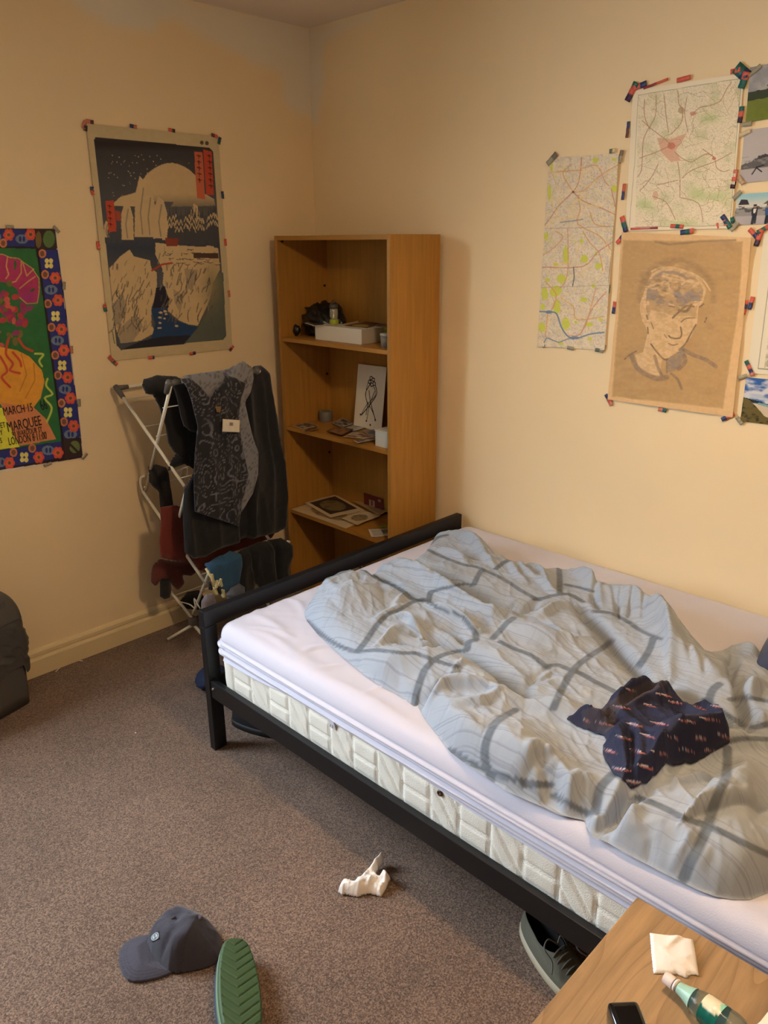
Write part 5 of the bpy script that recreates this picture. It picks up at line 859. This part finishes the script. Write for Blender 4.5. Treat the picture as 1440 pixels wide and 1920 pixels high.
SS = [([(640, 910), (760, 875), (900, 880), (1000, 900), (1100, 960), (1220, 1045)], .030, .012, .05), ([(560, 900), (700, 820), (830, 760), (900, 715)], .030, .014, .02), ([(640, 900), (740, 850), (860, 790), (900, 760)], -.030, .012, .014), ([(840, 860), (870, 800), (910, 790)], .030, .012, .014), ([(590, 880), (600, 950), (600, 1000)], -.022, .01, .012), ([(640, 925), (700, 990), (760, 1050), (850, 1090), (1000, 1120), (1150, 1100)], .016, .014, .016),
      ([(720, 1010), (720, 1120), (740, 1260)], .022, .010, .014), ([(690, 1010), (700, 1120), (700, 1250)], -.020, .010, .010), ([(620, 1010), (650, 1130), (660, 1230)], .018, .010, .012), ([(840, 1150), (830, 1220), (800, 1280)], .018, .01, .01), ([(560, 1080), (590, 1160), (640, 1250)], .014, .008, .008), ([(1000, 810), (1060, 880), (1140, 920), (1200, 1000)], .026, .012, .012), ([(960, 830), (1040, 900), (1100, 950)], -.022, .01, .012), ([(1090, 940), (1170, 960), (1210, 1020)], -.010, .008, .01),
      ([(400, 920), (470, 950), (560, 980)], .014, .010, .010), ([(900, 1170), (960, 1160), (1060, 1140)], -.014, .008, .012), ([(760, 900), (900, 960), (1060, 1010)], .006, .02, .03)]
def shirt_h(U, V, d):
    e = np.clip(d/.02, 0, 1); h = strokes(U, V, SS, SZ, B_, BK); g = .05*np.clip(1-((U-SCC[0])**2+(V-SCC[1])**2)/.05, 0, 1)
    return dvd(U, V)+.003+e*(.014+np.maximum(h*1.1+.012, 0)+g*.35)+.010*e*(ridged(U*14+V*8, V*13-U*5, 91, 3)-.35)+.002
SR = np.random.RandomState(4); MK = [(380+SR.rand()*860, 720+SR.rand()*580, SR.rand()) for _ in range(0)]
for j in range(8):
    for i in range(8): MK.append((370+i*138+69*(j % 2)+SR.randn()*14, 705+j*84+SR.randn()*10, SR.rand()))
def shirt_c(U, V, d, X):
    C = np.tile(lin((24, 28, 56)), (len(U), 1)); dX = X-CAM; K = (SZ-CAM[2])/dX[:, 2]; U2 = CAM[0]+dX[:, 0]*K; V2 = CAM[1]+dX[:, 1]*K
    for x, y, q in MK:
        p = at(*zz([(x, y)], B_, BK)[0], 'z', SZ)[:2]; a = -(.40+.25*q); m = (np.abs(U2-p[0]) < .03) & (np.abs(V2-p[1]) < .03)
        if not m.any(): continue
        u = (U2[m]-p[0]); v = V2[m]-p[1]; lu = u*math.cos(-a)+v*math.sin(-a); lv = -u*math.sin(-a)+v*math.cos(-a); lv2 = lv+.10*lu
        for off, ln_, cc, sh in ((.0036, .013, (196, 190, 196), -.005), (.0, .015, (190, 124, 118), .002), (-.0036, .013, (170, 96, 90), .007)):
            k = ((np.abs(lv2-off) < .0012) & (np.abs(lu-sh) < ln_*(.8+.5*q))).astype(float)[:, None]*.9; C[m] = C[m]*(1-k)+lin(cc)*k
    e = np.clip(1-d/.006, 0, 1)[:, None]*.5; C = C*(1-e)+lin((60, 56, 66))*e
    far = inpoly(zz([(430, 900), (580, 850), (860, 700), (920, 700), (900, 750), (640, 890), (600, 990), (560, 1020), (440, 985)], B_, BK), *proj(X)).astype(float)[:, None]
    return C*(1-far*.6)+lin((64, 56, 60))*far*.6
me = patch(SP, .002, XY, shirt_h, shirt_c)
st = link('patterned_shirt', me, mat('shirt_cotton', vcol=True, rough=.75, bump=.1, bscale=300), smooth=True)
so = st.modifiers.new('s', 'SOLIDIFY'); so.thickness = .0012; so.offset = -1
tag(st, 'crumpled navy blue shirt with small pink and white dashes, lying on the duvet', 'shirt')
# navy pillow at the right edge
pw = bmesh.new(); n = 40
bmesh.ops.create_grid(pw, x_segments=n, y_segments=n, size=1); top = pw.verts[:]
for v in top:
    u, w = v.co.x, v.co.y; r = (1-u**4)*(1-w**4); c = 1-.10*(u*u*w*w); wr = .006*float(vn(np.array([u*6]), np.array([w*6]), 5)[0]); v.co = Vector((u*.23*c*(1-.06*(1-w*w)), w*.245*c*(1-.05*(1-u*u)), .012+.13*max(r, 0)**.45+wr*max(r, 0)))
bmesh.ops.solidify(pw, geom=pw.faces[:], thickness=.010)
pil = bm2('pillow', pw, mat('navy_cotton', (52, 60, 84), .8, bump=.2, bscale=60, sheen=.1), None, True); pil.location = (2.640, -.290, MZ1+.0165); pil.rotation_euler = (0, 0, .12)
tag(pil, 'dark navy pillow peeping in at the right edge beside the wall', 'pillow')

# ================================================================== NIGHTSTAND AND WHAT LIES ON IT
NZ = .50; NX0, NX1, NY1, NY0 = 2.592, 2.995, -1.450, -1.86; NO = (NX0, NY1, 0)
m_ns = mat('oak_top', (158, 128, 92), .5, grain=(30, 2.2, 20), vscale=1.6, var=.3, bump=.08, bscale=150)
ns = thing('nightstand', 'oak nightstand beside the bed, cut off by the lower right corner', 'nightstand', NO)
def ns_grain(m):
    nt = m.node_tree; N = nt.nodes; L = nt.links; b = N['Principled BSDF']; src = b.inputs['Base Color'].links[0].from_socket; tc = N.new('ShaderNodeTexCoord'); mp = N.new('ShaderNodeMapping'); mp.inputs['Scale'].default_value = (1, .16, 1); L.new(tc.outputs['Object'], mp.inputs[0])
    w = N.new('ShaderNodeTexNoise'); w.inputs['Scale'].default_value = 7; w.inputs['Detail'].default_value = 1.5; L.new(mp.outputs[0], w.inputs[0]); mu = N.new('ShaderNodeMath'); mu.operation = 'MULTIPLY'; mu.inputs[1].default_value = 14; L.new(w.outputs[0], mu.inputs[0]); fr = N.new('ShaderNodeMath'); fr.operation = 'FRACT'; L.new(mu.outputs[0], fr.inputs[0])
    r = N.new('ShaderNodeValToRGB'); r.color_ramp.elements[0].position = 0; r.color_ramp.elements[0].color = (.70, .66, .62, 1); r.color_ramp.elements[1].position = .22; r.color_ramp.elements[1].color = (1, 1, 1, 1); L.new(fr.outputs[0], r.inputs[0])
    mx = N.new('ShaderNodeMix'); mx.data_type = 'RGBA'; mx.blend_type = 'MULTIPLY'; mx.inputs[0].default_value = .8; L.new(src, mx.inputs[6]); L.new(r.outputs[0], mx.inputs[7]); L.new(mx.outputs[2], b.inputs['Base Color'])
ns_grain(m_ns)
bm2('top', bx(NX0, NX1, NY0, NY1, NZ-.022, NZ, .0015), m_ns, ns, off=NO)
for x0 in (NX0+.006, NX1-.024): bm2('side_panel', bx(x0, x0+.018, NY0+.01, NY1-.006, 0, NZ-.0225), m_oak, ns, off=NO)
bm2('back_panel', bx(NX0+.025, NX1-.025, NY1-.016, NY1-.010, .03, NZ-.023), m_oak, ns, off=NO)
for k in range(2):
    z0 = .05+k*.215; dr = bm2('drawer', bx(NX0+.026, NX1-.026, NY0-.004, NY0+.014, z0, z0+.205, .002), m_oak, ns, off=NO)
    bm2('knob', lathe(bmesh.new(), [(.006, 0), (.006, .01), (.013, .018), (.011, .024), (0, .025)], 16, Matrix.Translation(((NX0+NX1)/2, NY0-.004, z0+.1)) @ Matrix.Rotation(PI/2, 4, 'X')), mat('bolt_metal'), dr, True, off=NO)
bm2('bottom_panel', bx(NX0+.025, NX1-.025, NY0+.015, NY1-.017, .03, .045), m_oak, ns, off=NO)
# folded paper napkin
NP = [tuple(at(x, y, 'z', NZ)[:2]) for x, y in [(1218, 1750), (1258, 1755), (1300, 1763), (1306, 1795), (1311, 1831), (1302, 1830), (1295, 1828), (1288, 1836), (1276, 1831), (1268, 1828), (1262, 1830), (1245, 1828), (1225, 1827), (1221, 1790)]]
def nap_h(U, V, d): return NZ+.001+.004*np.clip(d/.004, 0, 1)+.006*ridged(U*14-V*9, V*12+U*6, 3, 2)*np.clip(d/.02, 0, 1)+strokes(U, V, [([(700, 400), (780, 330), (840, 300)], .004, .004, .008)], NZ, (1000, 1640), .3542)
np_ = link('paper_napkin', patch(NP, .0025, XY, nap_h), mat('tissue_white', (236, 228, 220), .85, bump=.2, bscale=160), smooth=True); so = np_.modifiers.new('s', 'SOLIDIFY'); so.thickness = .0012; so.offset = -1
tag(np_, 'folded white paper napkin lying flat on the nightstand', 'napkin')
# crushed plastic bottle lying on its side
a = Vector(at(1253, 1836, 'z', NZ+.022)); b = Vector(at(1386, 1940, 'z', NZ+.027)); ax = (b-a); L_ = ax.length; ax.normalize(); t = thing('water_bottle', 'crushed clear plastic bottle with a teal label, lying on the nightstand', 'bottle', tuple(a))
Mb = ax.to_track_quat('Z', 'Y').to_matrix().to_4x4()
def crush(bm, k=.14, s=0):
    for v in bm.verts:
        th = math.atan2(v.co.y, v.co.x); f = 1+k*(float(ridged(np.array([th*1.1]), np.array([v.co.z*26]), 7+s, 2)[0])-.6)*min(1, max(0, (v.co.z-.04)/.03)); v.co.x *= f; v.co.y *= f
    return bm
def bot(prof, s=0, k=.14, n=40):
    r = bmesh.new(); P_ = smooth_pts([(q[0]*.78, q[1]) for q in prof], 6); lathe(r, [tuple(p) for p in P_], n, cap=False); crush(r, k, s); bmesh.ops.transform(r, matrix=Mb, verts=r.verts); return r
bm2('cap', bot([(0, -.006), (.0125, -.006), (.0135, -.004), (.0135, .010), (.012, .012)], k=0), mat('cap_white', (228, 212, 204), .45), t, True)
bm2('bottle_body', bot([(.0115, .012), (.0118, .026), (.018, .040), (.029, .062), (.0315, .085), (.0315, L_-.01), (.026, L_+.003), (0, L_+.004)]), mat('bottle_plastic', (186, 214, 208), .06, trans=.9, ior=1.2, alpha=.75), t, True)
bm2('neck_ring', bot([(.0122, .013), (.0145, .016), (.0122, .019)], k=0), mat('cap_white'), t, True)
bm2('neck_label', bot([(.0125, .020), (.0150, .030), (.0200, .042), (.0235, .048)], k=.05), mat('mint_label', (150, 190, 172), .4), t, True)
lbm = bot([(.0320, .068), (.0325, .085), (.0325, L_-.03)], k=.14); lbl = bm2('label', lbm, mat('bottle_label', rough=.3, vcol=True), t, True)
co = np.array([v.co for v in lbl.data.vertices]); inv = np.array(Mb.inverted().to_3x3()); lc = co@inv.T; th = np.arctan2(lc[:, 1], lc[:, 0]); up_ = (inv@np.array((0, 0, 1.0))); th0 = math.atan2(up_[1], up_[0]); dth = (th-th0+PI) % (2*PI)-PI; zz_ = lc[:, 2]
C = np.tile(lin((10, 92, 78)), (len(co), 1))
def setm(m, c): C[m] = lin(c)
setm(((dth/.75)**2+((zz_-.082)/.022)**2) < 1, (226, 220, 190)); setm(((dth+.2)/.45)**2+((zz_-.104)/.012)**2 < 1, (140, 212, 186)); setm((np.abs(dth-.5) < .08) & (np.abs(zz_-.115) < .012), (150, 214, 190)); setm((dth > .0) & (zz_ > .125) & (dth < 1.1), (190, 196, 186)); setm((dth > .05) & (zz_ > .128) & (dth < 1.0) & (np.mod(zz_*260, 1) < .35), (90, 104, 98)); setm((dth < -.3) & (zz_ > .135), (226, 204, 190))
setcol(lbl.data, C)
# black gadget
g0 = at(1174, 1936, 'z', NZ); t = thing('travel_clock', 'glossy black rounded gadget with a silver strip, at the bottom edge on the nightstand', 'gadget', (g0[0], g0[1], NZ), -.75)
bm = bmesh.new(); box(bm, (0, 0, .019), (.058, .052, .034), .008, seg=3); bm2('case', bm, mat('gloss_black', (12, 12, 14), .12, coat=.5), t, True)
bm = bmesh.new(); box(bm, (.004, 0, .0375), (.042, .038, .003), .001); bm2('screen', bm, mat('black_glass', (6, 6, 8), .04), t)
bm = bmesh.new(); box(bm, (0.0, .0262, .030), (.022, .003, .006), .001); bm2('silver_strip', bm, mat('satin_silver', (200, 200, 196), .25, metal=1), t)
bm = bmesh.new(); box(bm, (.0295, 0.008, .022), (.004, .012, .008), .001); bm2('button', bm, mat('dark_grey_plastic'), t)
# table lamp mostly out of frame
t = thing('table_lamp', 'cream lamp shade with a pale blue lining, cut by the right edge on the nightstand', 'lamp', (2.957, -1.628, NZ+.0005))
bm2('lamp_base', lathe(bmesh.new(), [(.05, 0), (.05, .008), (.012, .016), (.008, .03), (.008, .10)], 28), mat('cap_white'), t, True)
bm2('lamp_shade', lathe(bmesh.new(), [(.090, .045), (.058, .165)], 40, cap=False), mat('cream_shade', (230, 206, 170), .8), t, True)
bm2('shade_rim', lathe(bmesh.new(), [(.0915, .040), (.0925, .043), (.0905, .053), (.0895, .050), (.0915, .040)], 40, cap=False), mat('pale_blue_rim', (176, 190, 220), .5), t, True)

# ================================================================== ON THE FLOOR
# dome-topped bin with a liner
def rr_section(hx, hy, r, n=6):
    pts = []
    for cx, cy, a0 in ((hx-r, hy-r, 0), (-hx+r, hy-r, PI/2), (-hx+r, -hy+r, PI), (hx-r, -hy+r, 1.5*PI)):
        for i in range(n+1): t_ = a0+PI/2*i/n; pts.append((cx+r*math.cos(t_), cy+r*math.sin(t_)))
    return pts
def loft(levels, cap=True):
    bm = bmesh.new(); R_ = [[bm.verts.new((x, y, z)) for x, y in pts] for z, pts in levels]
    for A, B in zip(R_, R_[1:]):
        for j in range(len(A)): bm.faces.new((A[j], A[(j+1) % len(A)], B[(j+1) % len(A)], B[j]))
    if cap: bm.faces.new(R_[0][::-1]); bm.faces.new(R_[-1])
    return bm
p0 = at(74, 1312, 'z', 0); p1 = at(0, 1355, 'z', 0); dr_ = p1-p0; dr_ /= np.linalg.norm(dr_); hw, hd = .160, .105; inw = np.array((dr_[1], -dr_[0], 0)); inw = inw if inw[0] < 0 else -inw
cb = p0+dr_*(hw+.004)+inw*(hd+.004); rz = math.atan2(-inw[1], -inw[0])
m_bin = mat('bin_plastic', (84, 81, 77), .55, bump=.15, bscale=260); m_liner = mat('bin_liner', (72, 70, 67), .32, spec=.6)
bn = thing('waste_bin', 'dark grey swing top bin with a crumpled liner bag, by the left wall', 'bin', (cb[0], cb[1], 0), rz)
bm2('bin_body', loft([(z, rr_section(hd-.012+.012*z/.36, hw-.014+.014*z/.36, .03)) for z in np.linspace(0, .36, 8)]), m_bin, bn, True)
lv = []      # dome: arch seen from the front (local x is the depth, y the width)
for i in range(15):
    a_ = PI/2*i/14; s_ = math.cos(a_)**.75 if i < 14 else .03; lv.append((.36+.165*math.sin(a_), rr_section((hd+.004)*(1-.30*math.sin(a_)**3), (hw+.004)*max(s_, .12), min(.03, (hw+.004)*max(s_, .12)*.5))))
bm2('dome_lid', loft(lv), m_bin, bn, True)
fl_ = bmesh.new(); box(fl_, (hd-.006, 0, .425), (.012, .20, .085), .005); fl_ = bm2('swing_flap', fl_, mat('flap_plastic', (78, 76, 73), .5), bn); 
lp = rr_section(hd+.004, hw+.004, .034, 8); lp2 = []
for k in range(len(lp)):
    a_, b_ = lp[k], lp[(k+1) % len(lp)]; nseg = max(1, int(math.dist(a_, b_)/.008)); lp2 += [(a_[0]+(b_[0]-a_[0])*i/nseg, a_[1]+(b_[1]-a_[1])*i/nseg) for i in range(nseg)]
hemz = lambda s: .14+.03*vn(s*9, s*0, 3)+.02*np.sin(s*8)
V, F = skirt_strip(lp2, 40, lambda s, t_: hemz(s)*(1-t_)+.372*t_, lambda s, t_, z, P: .002+.022*(ridged(s*9+z*7, z*16+s*5, 5, 3)-.30)*math.sin(max(.05, t_)*PI)**.6)
ln_ = link('liner_bag', mesh_np(V, F[:, ::-1]), m_liner, bn, True); tag(ln_, 'crumpled black liner bag folded over the rim')
# tissue on the carpet
ZT, KT = (620, 1580), .1111
TP = zz([(120, 800), (150, 700), (200, 620), (280, 625), (380, 665), (440, 610), (540, 560), (640, 430), (700, 330), (720, 270), (800, 190), (870, 95), (895, 150), (880, 230), (820, 300), (800, 400), (770, 460), (770, 520), (810, 600), (860, 560), (860, 490), (940, 480), (950, 435), (975, 520), (1015, 580), (990, 650), (970, 720), (900, 810), (850, 880), (780, 855), (700, 840), (620, 835), (540, 850), (450, 880), (330, 855), (215, 835), (195, 860), (160, 815)], ZT, KT)
TPw = [tuple(at(x, y, 'z', .012+.045*max(0, (1640-y)/50))[:2]) for x, y in TP]
def tis_h(U, V, d):
    px, py = proj(np.stack([U, V, U*0+.02], 1)); sp = np.clip((1642-py)/40, 0, 1)*(px < 722); return .003+.016*np.clip(d/.008, 0, 1)**.6+.022*ridged(U*26+V*12, V*22-U*14, 13, 3)*np.clip(d/.012, 0, 1)+.045*sp*np.clip(d/.003, .3, 1)+strokes(U, V, [([(860, 520), (930, 560), (950, 640)], .02, .008, .008), ([(420, 700), (520, 660), (640, 620)], .010, .008, .012)], .03, ZT, KT)
ti = link('tissue', patch(TPw, .0025, XY, tis_h), mat('tissue_white'), smooth=True); so = ti.modifiers.new('s', 'SOLIDIFY'); so.thickness = .001; so.offset = -1
tag(ti, 'crumpled white paper tissue lying alone on the carpet beside the bed', 'tissue')
# baseball cap
ZK, KK = (200, 1660), .2222
m_cap = mat('cap_cotton', (48, 45, 56), .8, bump=.3, bscale=260, sheen=.2); cp0 = at(310, 1790, 'z', 0)
cap = thing('baseball_cap', 'dark slate blue baseball cap with a small white badge, lying on the carpet', 'cap', (cp0[0], cp0[1], 0)); CO = np.array((cp0[0], cp0[1], 0))
def cl2(pts, zf): return [tuple((at(x, y, 'z', z)-CO)[:2]) for (x, y), z in zip(zz(pts, ZK, KK), zf)]
cr = [(330, 495), (345, 430), (395, 375), (450, 305), (520, 240), (590, 205), (640, 198), (710, 212), (770, 245), (840, 275), (900, 315), (940, 372), (975, 430), (975, 540), (950, 655), (880, 690), (800, 718), (700, 740), (600, 755), (520, 748), (440, 680), (370, 590)]
czz = [.012, .014, .018, .022, .026, .028, .028, .028, .026, .024, .02, .018, .012, .006, 0, 0, 0, 0, 0, 0, .0, .006]
CS = [([(785, 270), (740, 400), (660, 540), (540, 700)], .012, .03, .012), ([(820, 310), (860, 420), (800, 560), (640, 690)], -.022, .03, .03), ([(380, 585), (500, 480), (640, 400), (700, 330)], .008, .012, .03), ([(390, 590), (430, 560), (520, 520)], -.012, .006, .012), ([(560, 275), (500, 300), (440, 330)], .006, .008, .014), ([(620, 300), (600, 400), (560, 450)], -.006, .012, .014)]
def cap_h(U, V, d):
    e = np.clip(d/.062, 0, 1); return .004+.080*(1-(1-e)**2.8)+strokes(U+CO[0], V+CO[1], CS, .05, ZK, KK)*np.clip(d/.02, 0, 1)+.003*(ridged(U*30, V*26, 3, 2)-.4)*np.clip(d/.02, 0, 1)
def seamcol(U, V, d, X, lines, base, dark=(30, 28, 36)):
    C = np.tile(lin(base), (len(U), 1))
    for l in lines:
        P = cl2(l, [.05]*len(l)); dd = dline([tuple(q) for q in smooth_pts(P, 4)], U, V)[0]; a_ = np.clip(1-dd/.0022, 0, 1)[:, None]*.7; C = C*(1-a_)+lin(dark)*a_
    return C
m_cv = mat('cap_cloth', vcol=True, rough=.8, bump=.3, bscale=260, sheen=.2)
crown = link('crown', patch(cl2(cr, czz), .0028, XY, cap_h, lambda U, V, d, X: seamcol(U, V, d, X, [[(790, 285), (750, 400), (670, 540), (545, 700)], [(800, 300), (870, 400), (930, 420)], [(780, 265), (640, 300), (480, 380), (350, 500)], [(560, 725), (700, 712), (850, 690), (940, 650)]], (47, 44, 55))), m_cv, cap, True)
br = [(420, 400), (400, 376), (330, 385), (250, 410), (190, 450), (140, 495), (108, 550), (102, 640), (115, 710), (140, 765), (180, 810), (240, 828), (330, 820), (420, 800), (520, 765), (560, 740), (520, 690), (430, 600), (400, 500)]
def brim_h(U, V, d): return .007+.016*np.clip(d/.045, 0, 1)**.8
brim = link('brim', patch(cl2(br, [.02, .02, .02, .015, .01, .008, .006, .004, .002, 0, 0, 0, 0, 0, 0, 0, .01, .02]), .0028, XY, brim_h, lambda U, V, d, X: np.tile(lin((54, 50, 62)), (len(U), 1))*(1-.4*(((np.abs(d-.006) < .0012) | (np.abs(d-.013) < .0012) | (np.abs(d-.020) < .0012)).astype(float))[:, None]), back=.004), m_cv, cap, True)
def cap_top(x, y, up=0):
    for z in np.linspace(.11, .0, 45):
        p = at(*zz([(x, y)], ZK, KK)[0], 'z', z)-CO; d = dline(cl2(cr, czz), np.array([p[0]]), np.array([p[1]]), closed=True)[0]; h = cap_h(np.array([p[0]]), np.array([p[1]]), d)[0]
        if h >= z: return np.array((p[0], p[1], h+up))
    return np.array((p[0], p[1], .05))
b0 = cap_top(785, 275); bt = bmesh.new(); bmesh.ops.create_uvsphere(bt, u_segments=16, v_segments=8, radius=.0075); bmesh.ops.scale(bt, vec=(1, 1, .6), verts=bt.verts); bmesh.ops.translate(bt, verts=bt.verts, vec=b0); bm2('button', bt, mat('cap_button', (86, 74, 84), .7), cap, True)
e0 = cap_top(560, 275); bm2('eyelet', lathe(bmesh.new(), [(.003, -.001), (.006, .0015), (.0065, .0)], 14, Matrix.Translation(e0) @ Matrix.Rotation(-.6, 4, 'Y')), mat('eyelet_dark', (22, 22, 28), .6), cap)
bdg = [cap_top(x, y, .0016) for x, y in [(372, 440), (440, 388), (448, 450), (388, 486)]]
def pt_badge(c):
    u, v = c.u, c.v; r_ = np.hypot((u-.5)/.5, (v-.5)/.5); c.C[:] = lin((60, 58, 72)); c.mask(r_ < 1.0, (196, 206, 206)); c.mask((r_ < .82) & (r_ > .66), (44, 60, 70)); c.X, c.Y = u, v; c.line([(.5, .25), (.5, .75)], .09, (30, 44, 54)); c.line([(.32, .62), (.5, .76), (.68, .62)], .08, (30, 44, 54)); c.line([(.38, .36), (.62, .36)], .07, (30, 44, 54))
nrm = np.cross(bdg[1]-bdg[0], bdg[3]-bdg[0]); nrm = nrm/np.linalg.norm(nrm); nrm = nrm if nrm[2] > 0 else -nrm
bg_ = flat_quad('badge', bdg, pt_badge, 30, 30, parent=cap, normal=tuple(nrm), curl=.0, thick=.0008, lift=.0012); tag(bg_, 'small round white badge')

# shoes
def egg(n, L, W, heel=.8, pw_=.72):
    pts = []
    for i in range(n):
        a_ = 2*PI*i/n; t_ = (1-math.cos(a_))/2; w = W/2*(heel+(1-heel)*math.sin(min(1, t_*1.25)*PI*.5))*abs(math.sin(a_))**pw_; pts.append(((1 if math.sin(a_) >= 0 else -1)*w, -L/2+L*t_))
    return pts
def shoe(name, label, loc, rz, L, W, cu, cs_, cl_, laces=True, hgt=.075):
    t = thing(name, label, 'shoe', loc, rz); n = 48; E_ = egg(n, L, W)
    bm2('sole', loft([(0, [(x*.96, y*.98) for x, y in E_]), (.004, E_), (.026, [(x*1.0, y) for x, y in E_])]), mat(name+'_rubber', cs_, .6), t, True)
    def ring(k):
        R_ = []
        for x, y in E_:
            t_ = (y+L/2)/L; oy = -L*.20; ox, oyy = x*.50*min(1, 1), oy+(y-oy)*.52 if y > oy else -L/2+.012+(y+L/2)*.85
            if y > oy: oyy = oy+(y-oy)*.36
            top = hgt*(1-.10*math.sin(t_*PI))+.0
            ht = {0: .024, 1: .045, 2: .062-.018*max(0, t_-.45)/.55, 3: top}[k]; f = {0: 0, 1: .10, 2: .42, 3: 1}[k]
            if t_ > .8: ht = min(ht, {0: .024, 1: .042, 2: .052, 3: top}[k])
            R_.append((x*.97*(1-f)+ox*1.30*f*1.0, (y*.985)*(1-f)+oyy*f, ht))
        return R_
    bm = bmesh.new(); rings = [[bm.verts.new(p) for p in ring(k)] for k in range(4)]
    for A, B in zip(rings, rings[1:]):
        for j in range(n): bm.faces.new((A[j], A[(j+1) % n], B[(j+1) % n], B[j]))
    inn = [bm.verts.new((v.co.x*.90, v.co.y*.97-.002, .03)) for v in rings[3]]
    o = bm2('upper', bm, mat(name+'_canvas', cu, .85, bump=.3, bscale=220), t, True); so = o.modifiers.new('s', 'SOLIDIFY'); so.thickness = .003; o.modifiers.new('b', 'SUBSURF').render_levels = 2
    r3 = ring(3); bm = bmesh.new(); A = [bm.verts.new((x*.93, y*.985-.001, z-.006)) for x, y, z in r3]; B = [bm.verts.new((x*.88, y*.97-.001, .03)) for x, y, z in r3]
    for j in range(n): bm.faces.new((A[(j+1) % n], A[j], B[j], B[(j+1) % n]))
    bm.faces.new(B); bm2('lining', bm, mat(name+'_lining', cl_, .9), t, True)
    if laces:
        for k in range(4):
            y = L*(.02+.055*k); z = .076-.006*k; w = .026-.001*k; ml = mat('lace_grey', (96, 92, 84), .8)
            bm2('lace', tube(bmesh.new(), smooth_pts([(-w, y, z-.010), (-w*.4, y+.005, z), (w*.4, y+.009, z), (w, y+.012, z-.010)], 4), .0024, 6), ml, t, True)
        for s in (-1, 1): bm2('lace', tube(bmesh.new(), smooth_pts([(0, 0, .078), (s*.022, -.010, .094), (s*.044, .004, .088), (s*.040, .030, .072), (s*.055, .050, .06)], 5), .0022, 6), ml, t, True)
    return t
q0, q1 = at(958, 1757, 'z', 0), at(1033, 1856, 'z', 0); dd_ = (q1-q0)/np.linalg.norm(q1-q0); pr_ = np.array((-dd_[1], dd_[0], 0)); cc_ = q0+dd_*.125+pr_*.048
shoe('canvas_shoe', 'grey green canvas lace-up shoe half under the bed beside the nightstand', (cc_[0], cc_[1], 0), math.atan2(dd_[1], dd_[0])-PI/2, .275, .100, (92, 90, 76), (170, 160, 136), (24, 24, 26))
shoe('black_shoe', 'black shoe on the carpet under the bed near the footboard leg', (1.01, -1.21, 0), -1.15, .26, .09, (22, 22, 24), (18, 18, 20), (12, 12, 12), laces=False)
sl = lumpy('navy_slipper', (.60, -1.165, .034), (.060, .085, .036), mat('navy_knit', (26, 38, 68), .9, bump=.3, bscale=120), .16, 1.6, 4, 4, flat=-.0335, rz=.6); tag(sl, 'dark navy knitted slipper behind the front bed leg', 'slipper')
# slipper lying upside down at the bottom edge, green tread up
ps0, ps1 = at(437, 1757, 'z', .075), at(452, 1960, 'z', .075); dd_ = ps1-ps0; dd_ /= np.linalg.norm(dd_); ctr = ps0+dd_*.136; rzs = math.atan2(dd_[1], dd_[0])-PI/2
t = thing('green_slipper', 'upturned slipper showing its green chevron tread, at the bottom of the picture', 'slipper', (ctr[0], ctr[1], .045), rot=(0, -.30, rzs))
E_ = egg(60, .285, .106, .86, .5)
def tread(U, V, d):
    w = np.mod(V+np.abs(U-.004)*.75+.2, .024); g = np.exp(-((w-.012)/.0016)**2); k = np.mod(np.floor((V+np.abs(U-.004)*.75+.2)/.024), 2); return .024-.004*g*((U > -.044) & (U < .044))-.010*np.clip(1-d/.006, 0, 1)**2
bm = bmesh.new(); bm.from_mesh(patch(E_, .002, XY, tread, back=0)); o = bm2('outsole', bm, mat('green_rubber', (56, 80, 46), .6, bump=.1, bscale=200), t, True)
bm2('midsole', loft([(-.004, E_), (.002, [(x*1.015, y*1.005) for x, y in E_]), (.0145, [(x*1.0, y) for x, y in E_])]), mat('pale_green_rubber', (104, 126, 100), .6), t, True)
bm2('upper', loft([(-.040, [(x*.30-.004, y*.5+.02) for x, y in E_]), (-.038, [(x*.62-.004, y*.72+.012) for x, y in E_]), (-.028, [(x*.90-.003, y*.88+.006) for x, y in E_]), (-.014, [(x*1.02, y*.97) for x, y in E_]), (-.004, [(x*.99, y*.99) for x, y in E_])]), mat('blue_grey_felt', (58, 68, 88), .9, bump=.3, bscale=150), t, True)
# scraps on the carpet by the skirting board
for x, y, a_, l_ in ((152, 1239, .6, .016), (108, 1256, 2.2, .030), (83, 1259, .2, .014), (254, 1374, 1.0, .006)):
    p = at(x, y, 'z', .004); bm = bmesh.new(); box(bm, p, (l_, .004, .002), .0008, Matrix.Rotation(a_, 3, 'Z')); lab = {152: 'short white paper scrap by the skirting board, right of the others', 108: 'longest thin white paper scrap near the bin', 83: 'small white paper scrap closest to the bin', 254: 'tiny white fluff speck out on the carpet'}[x]
    tag(bm2('paper_scrap', bm, mat('tissue_white')), lab, 'scrap')
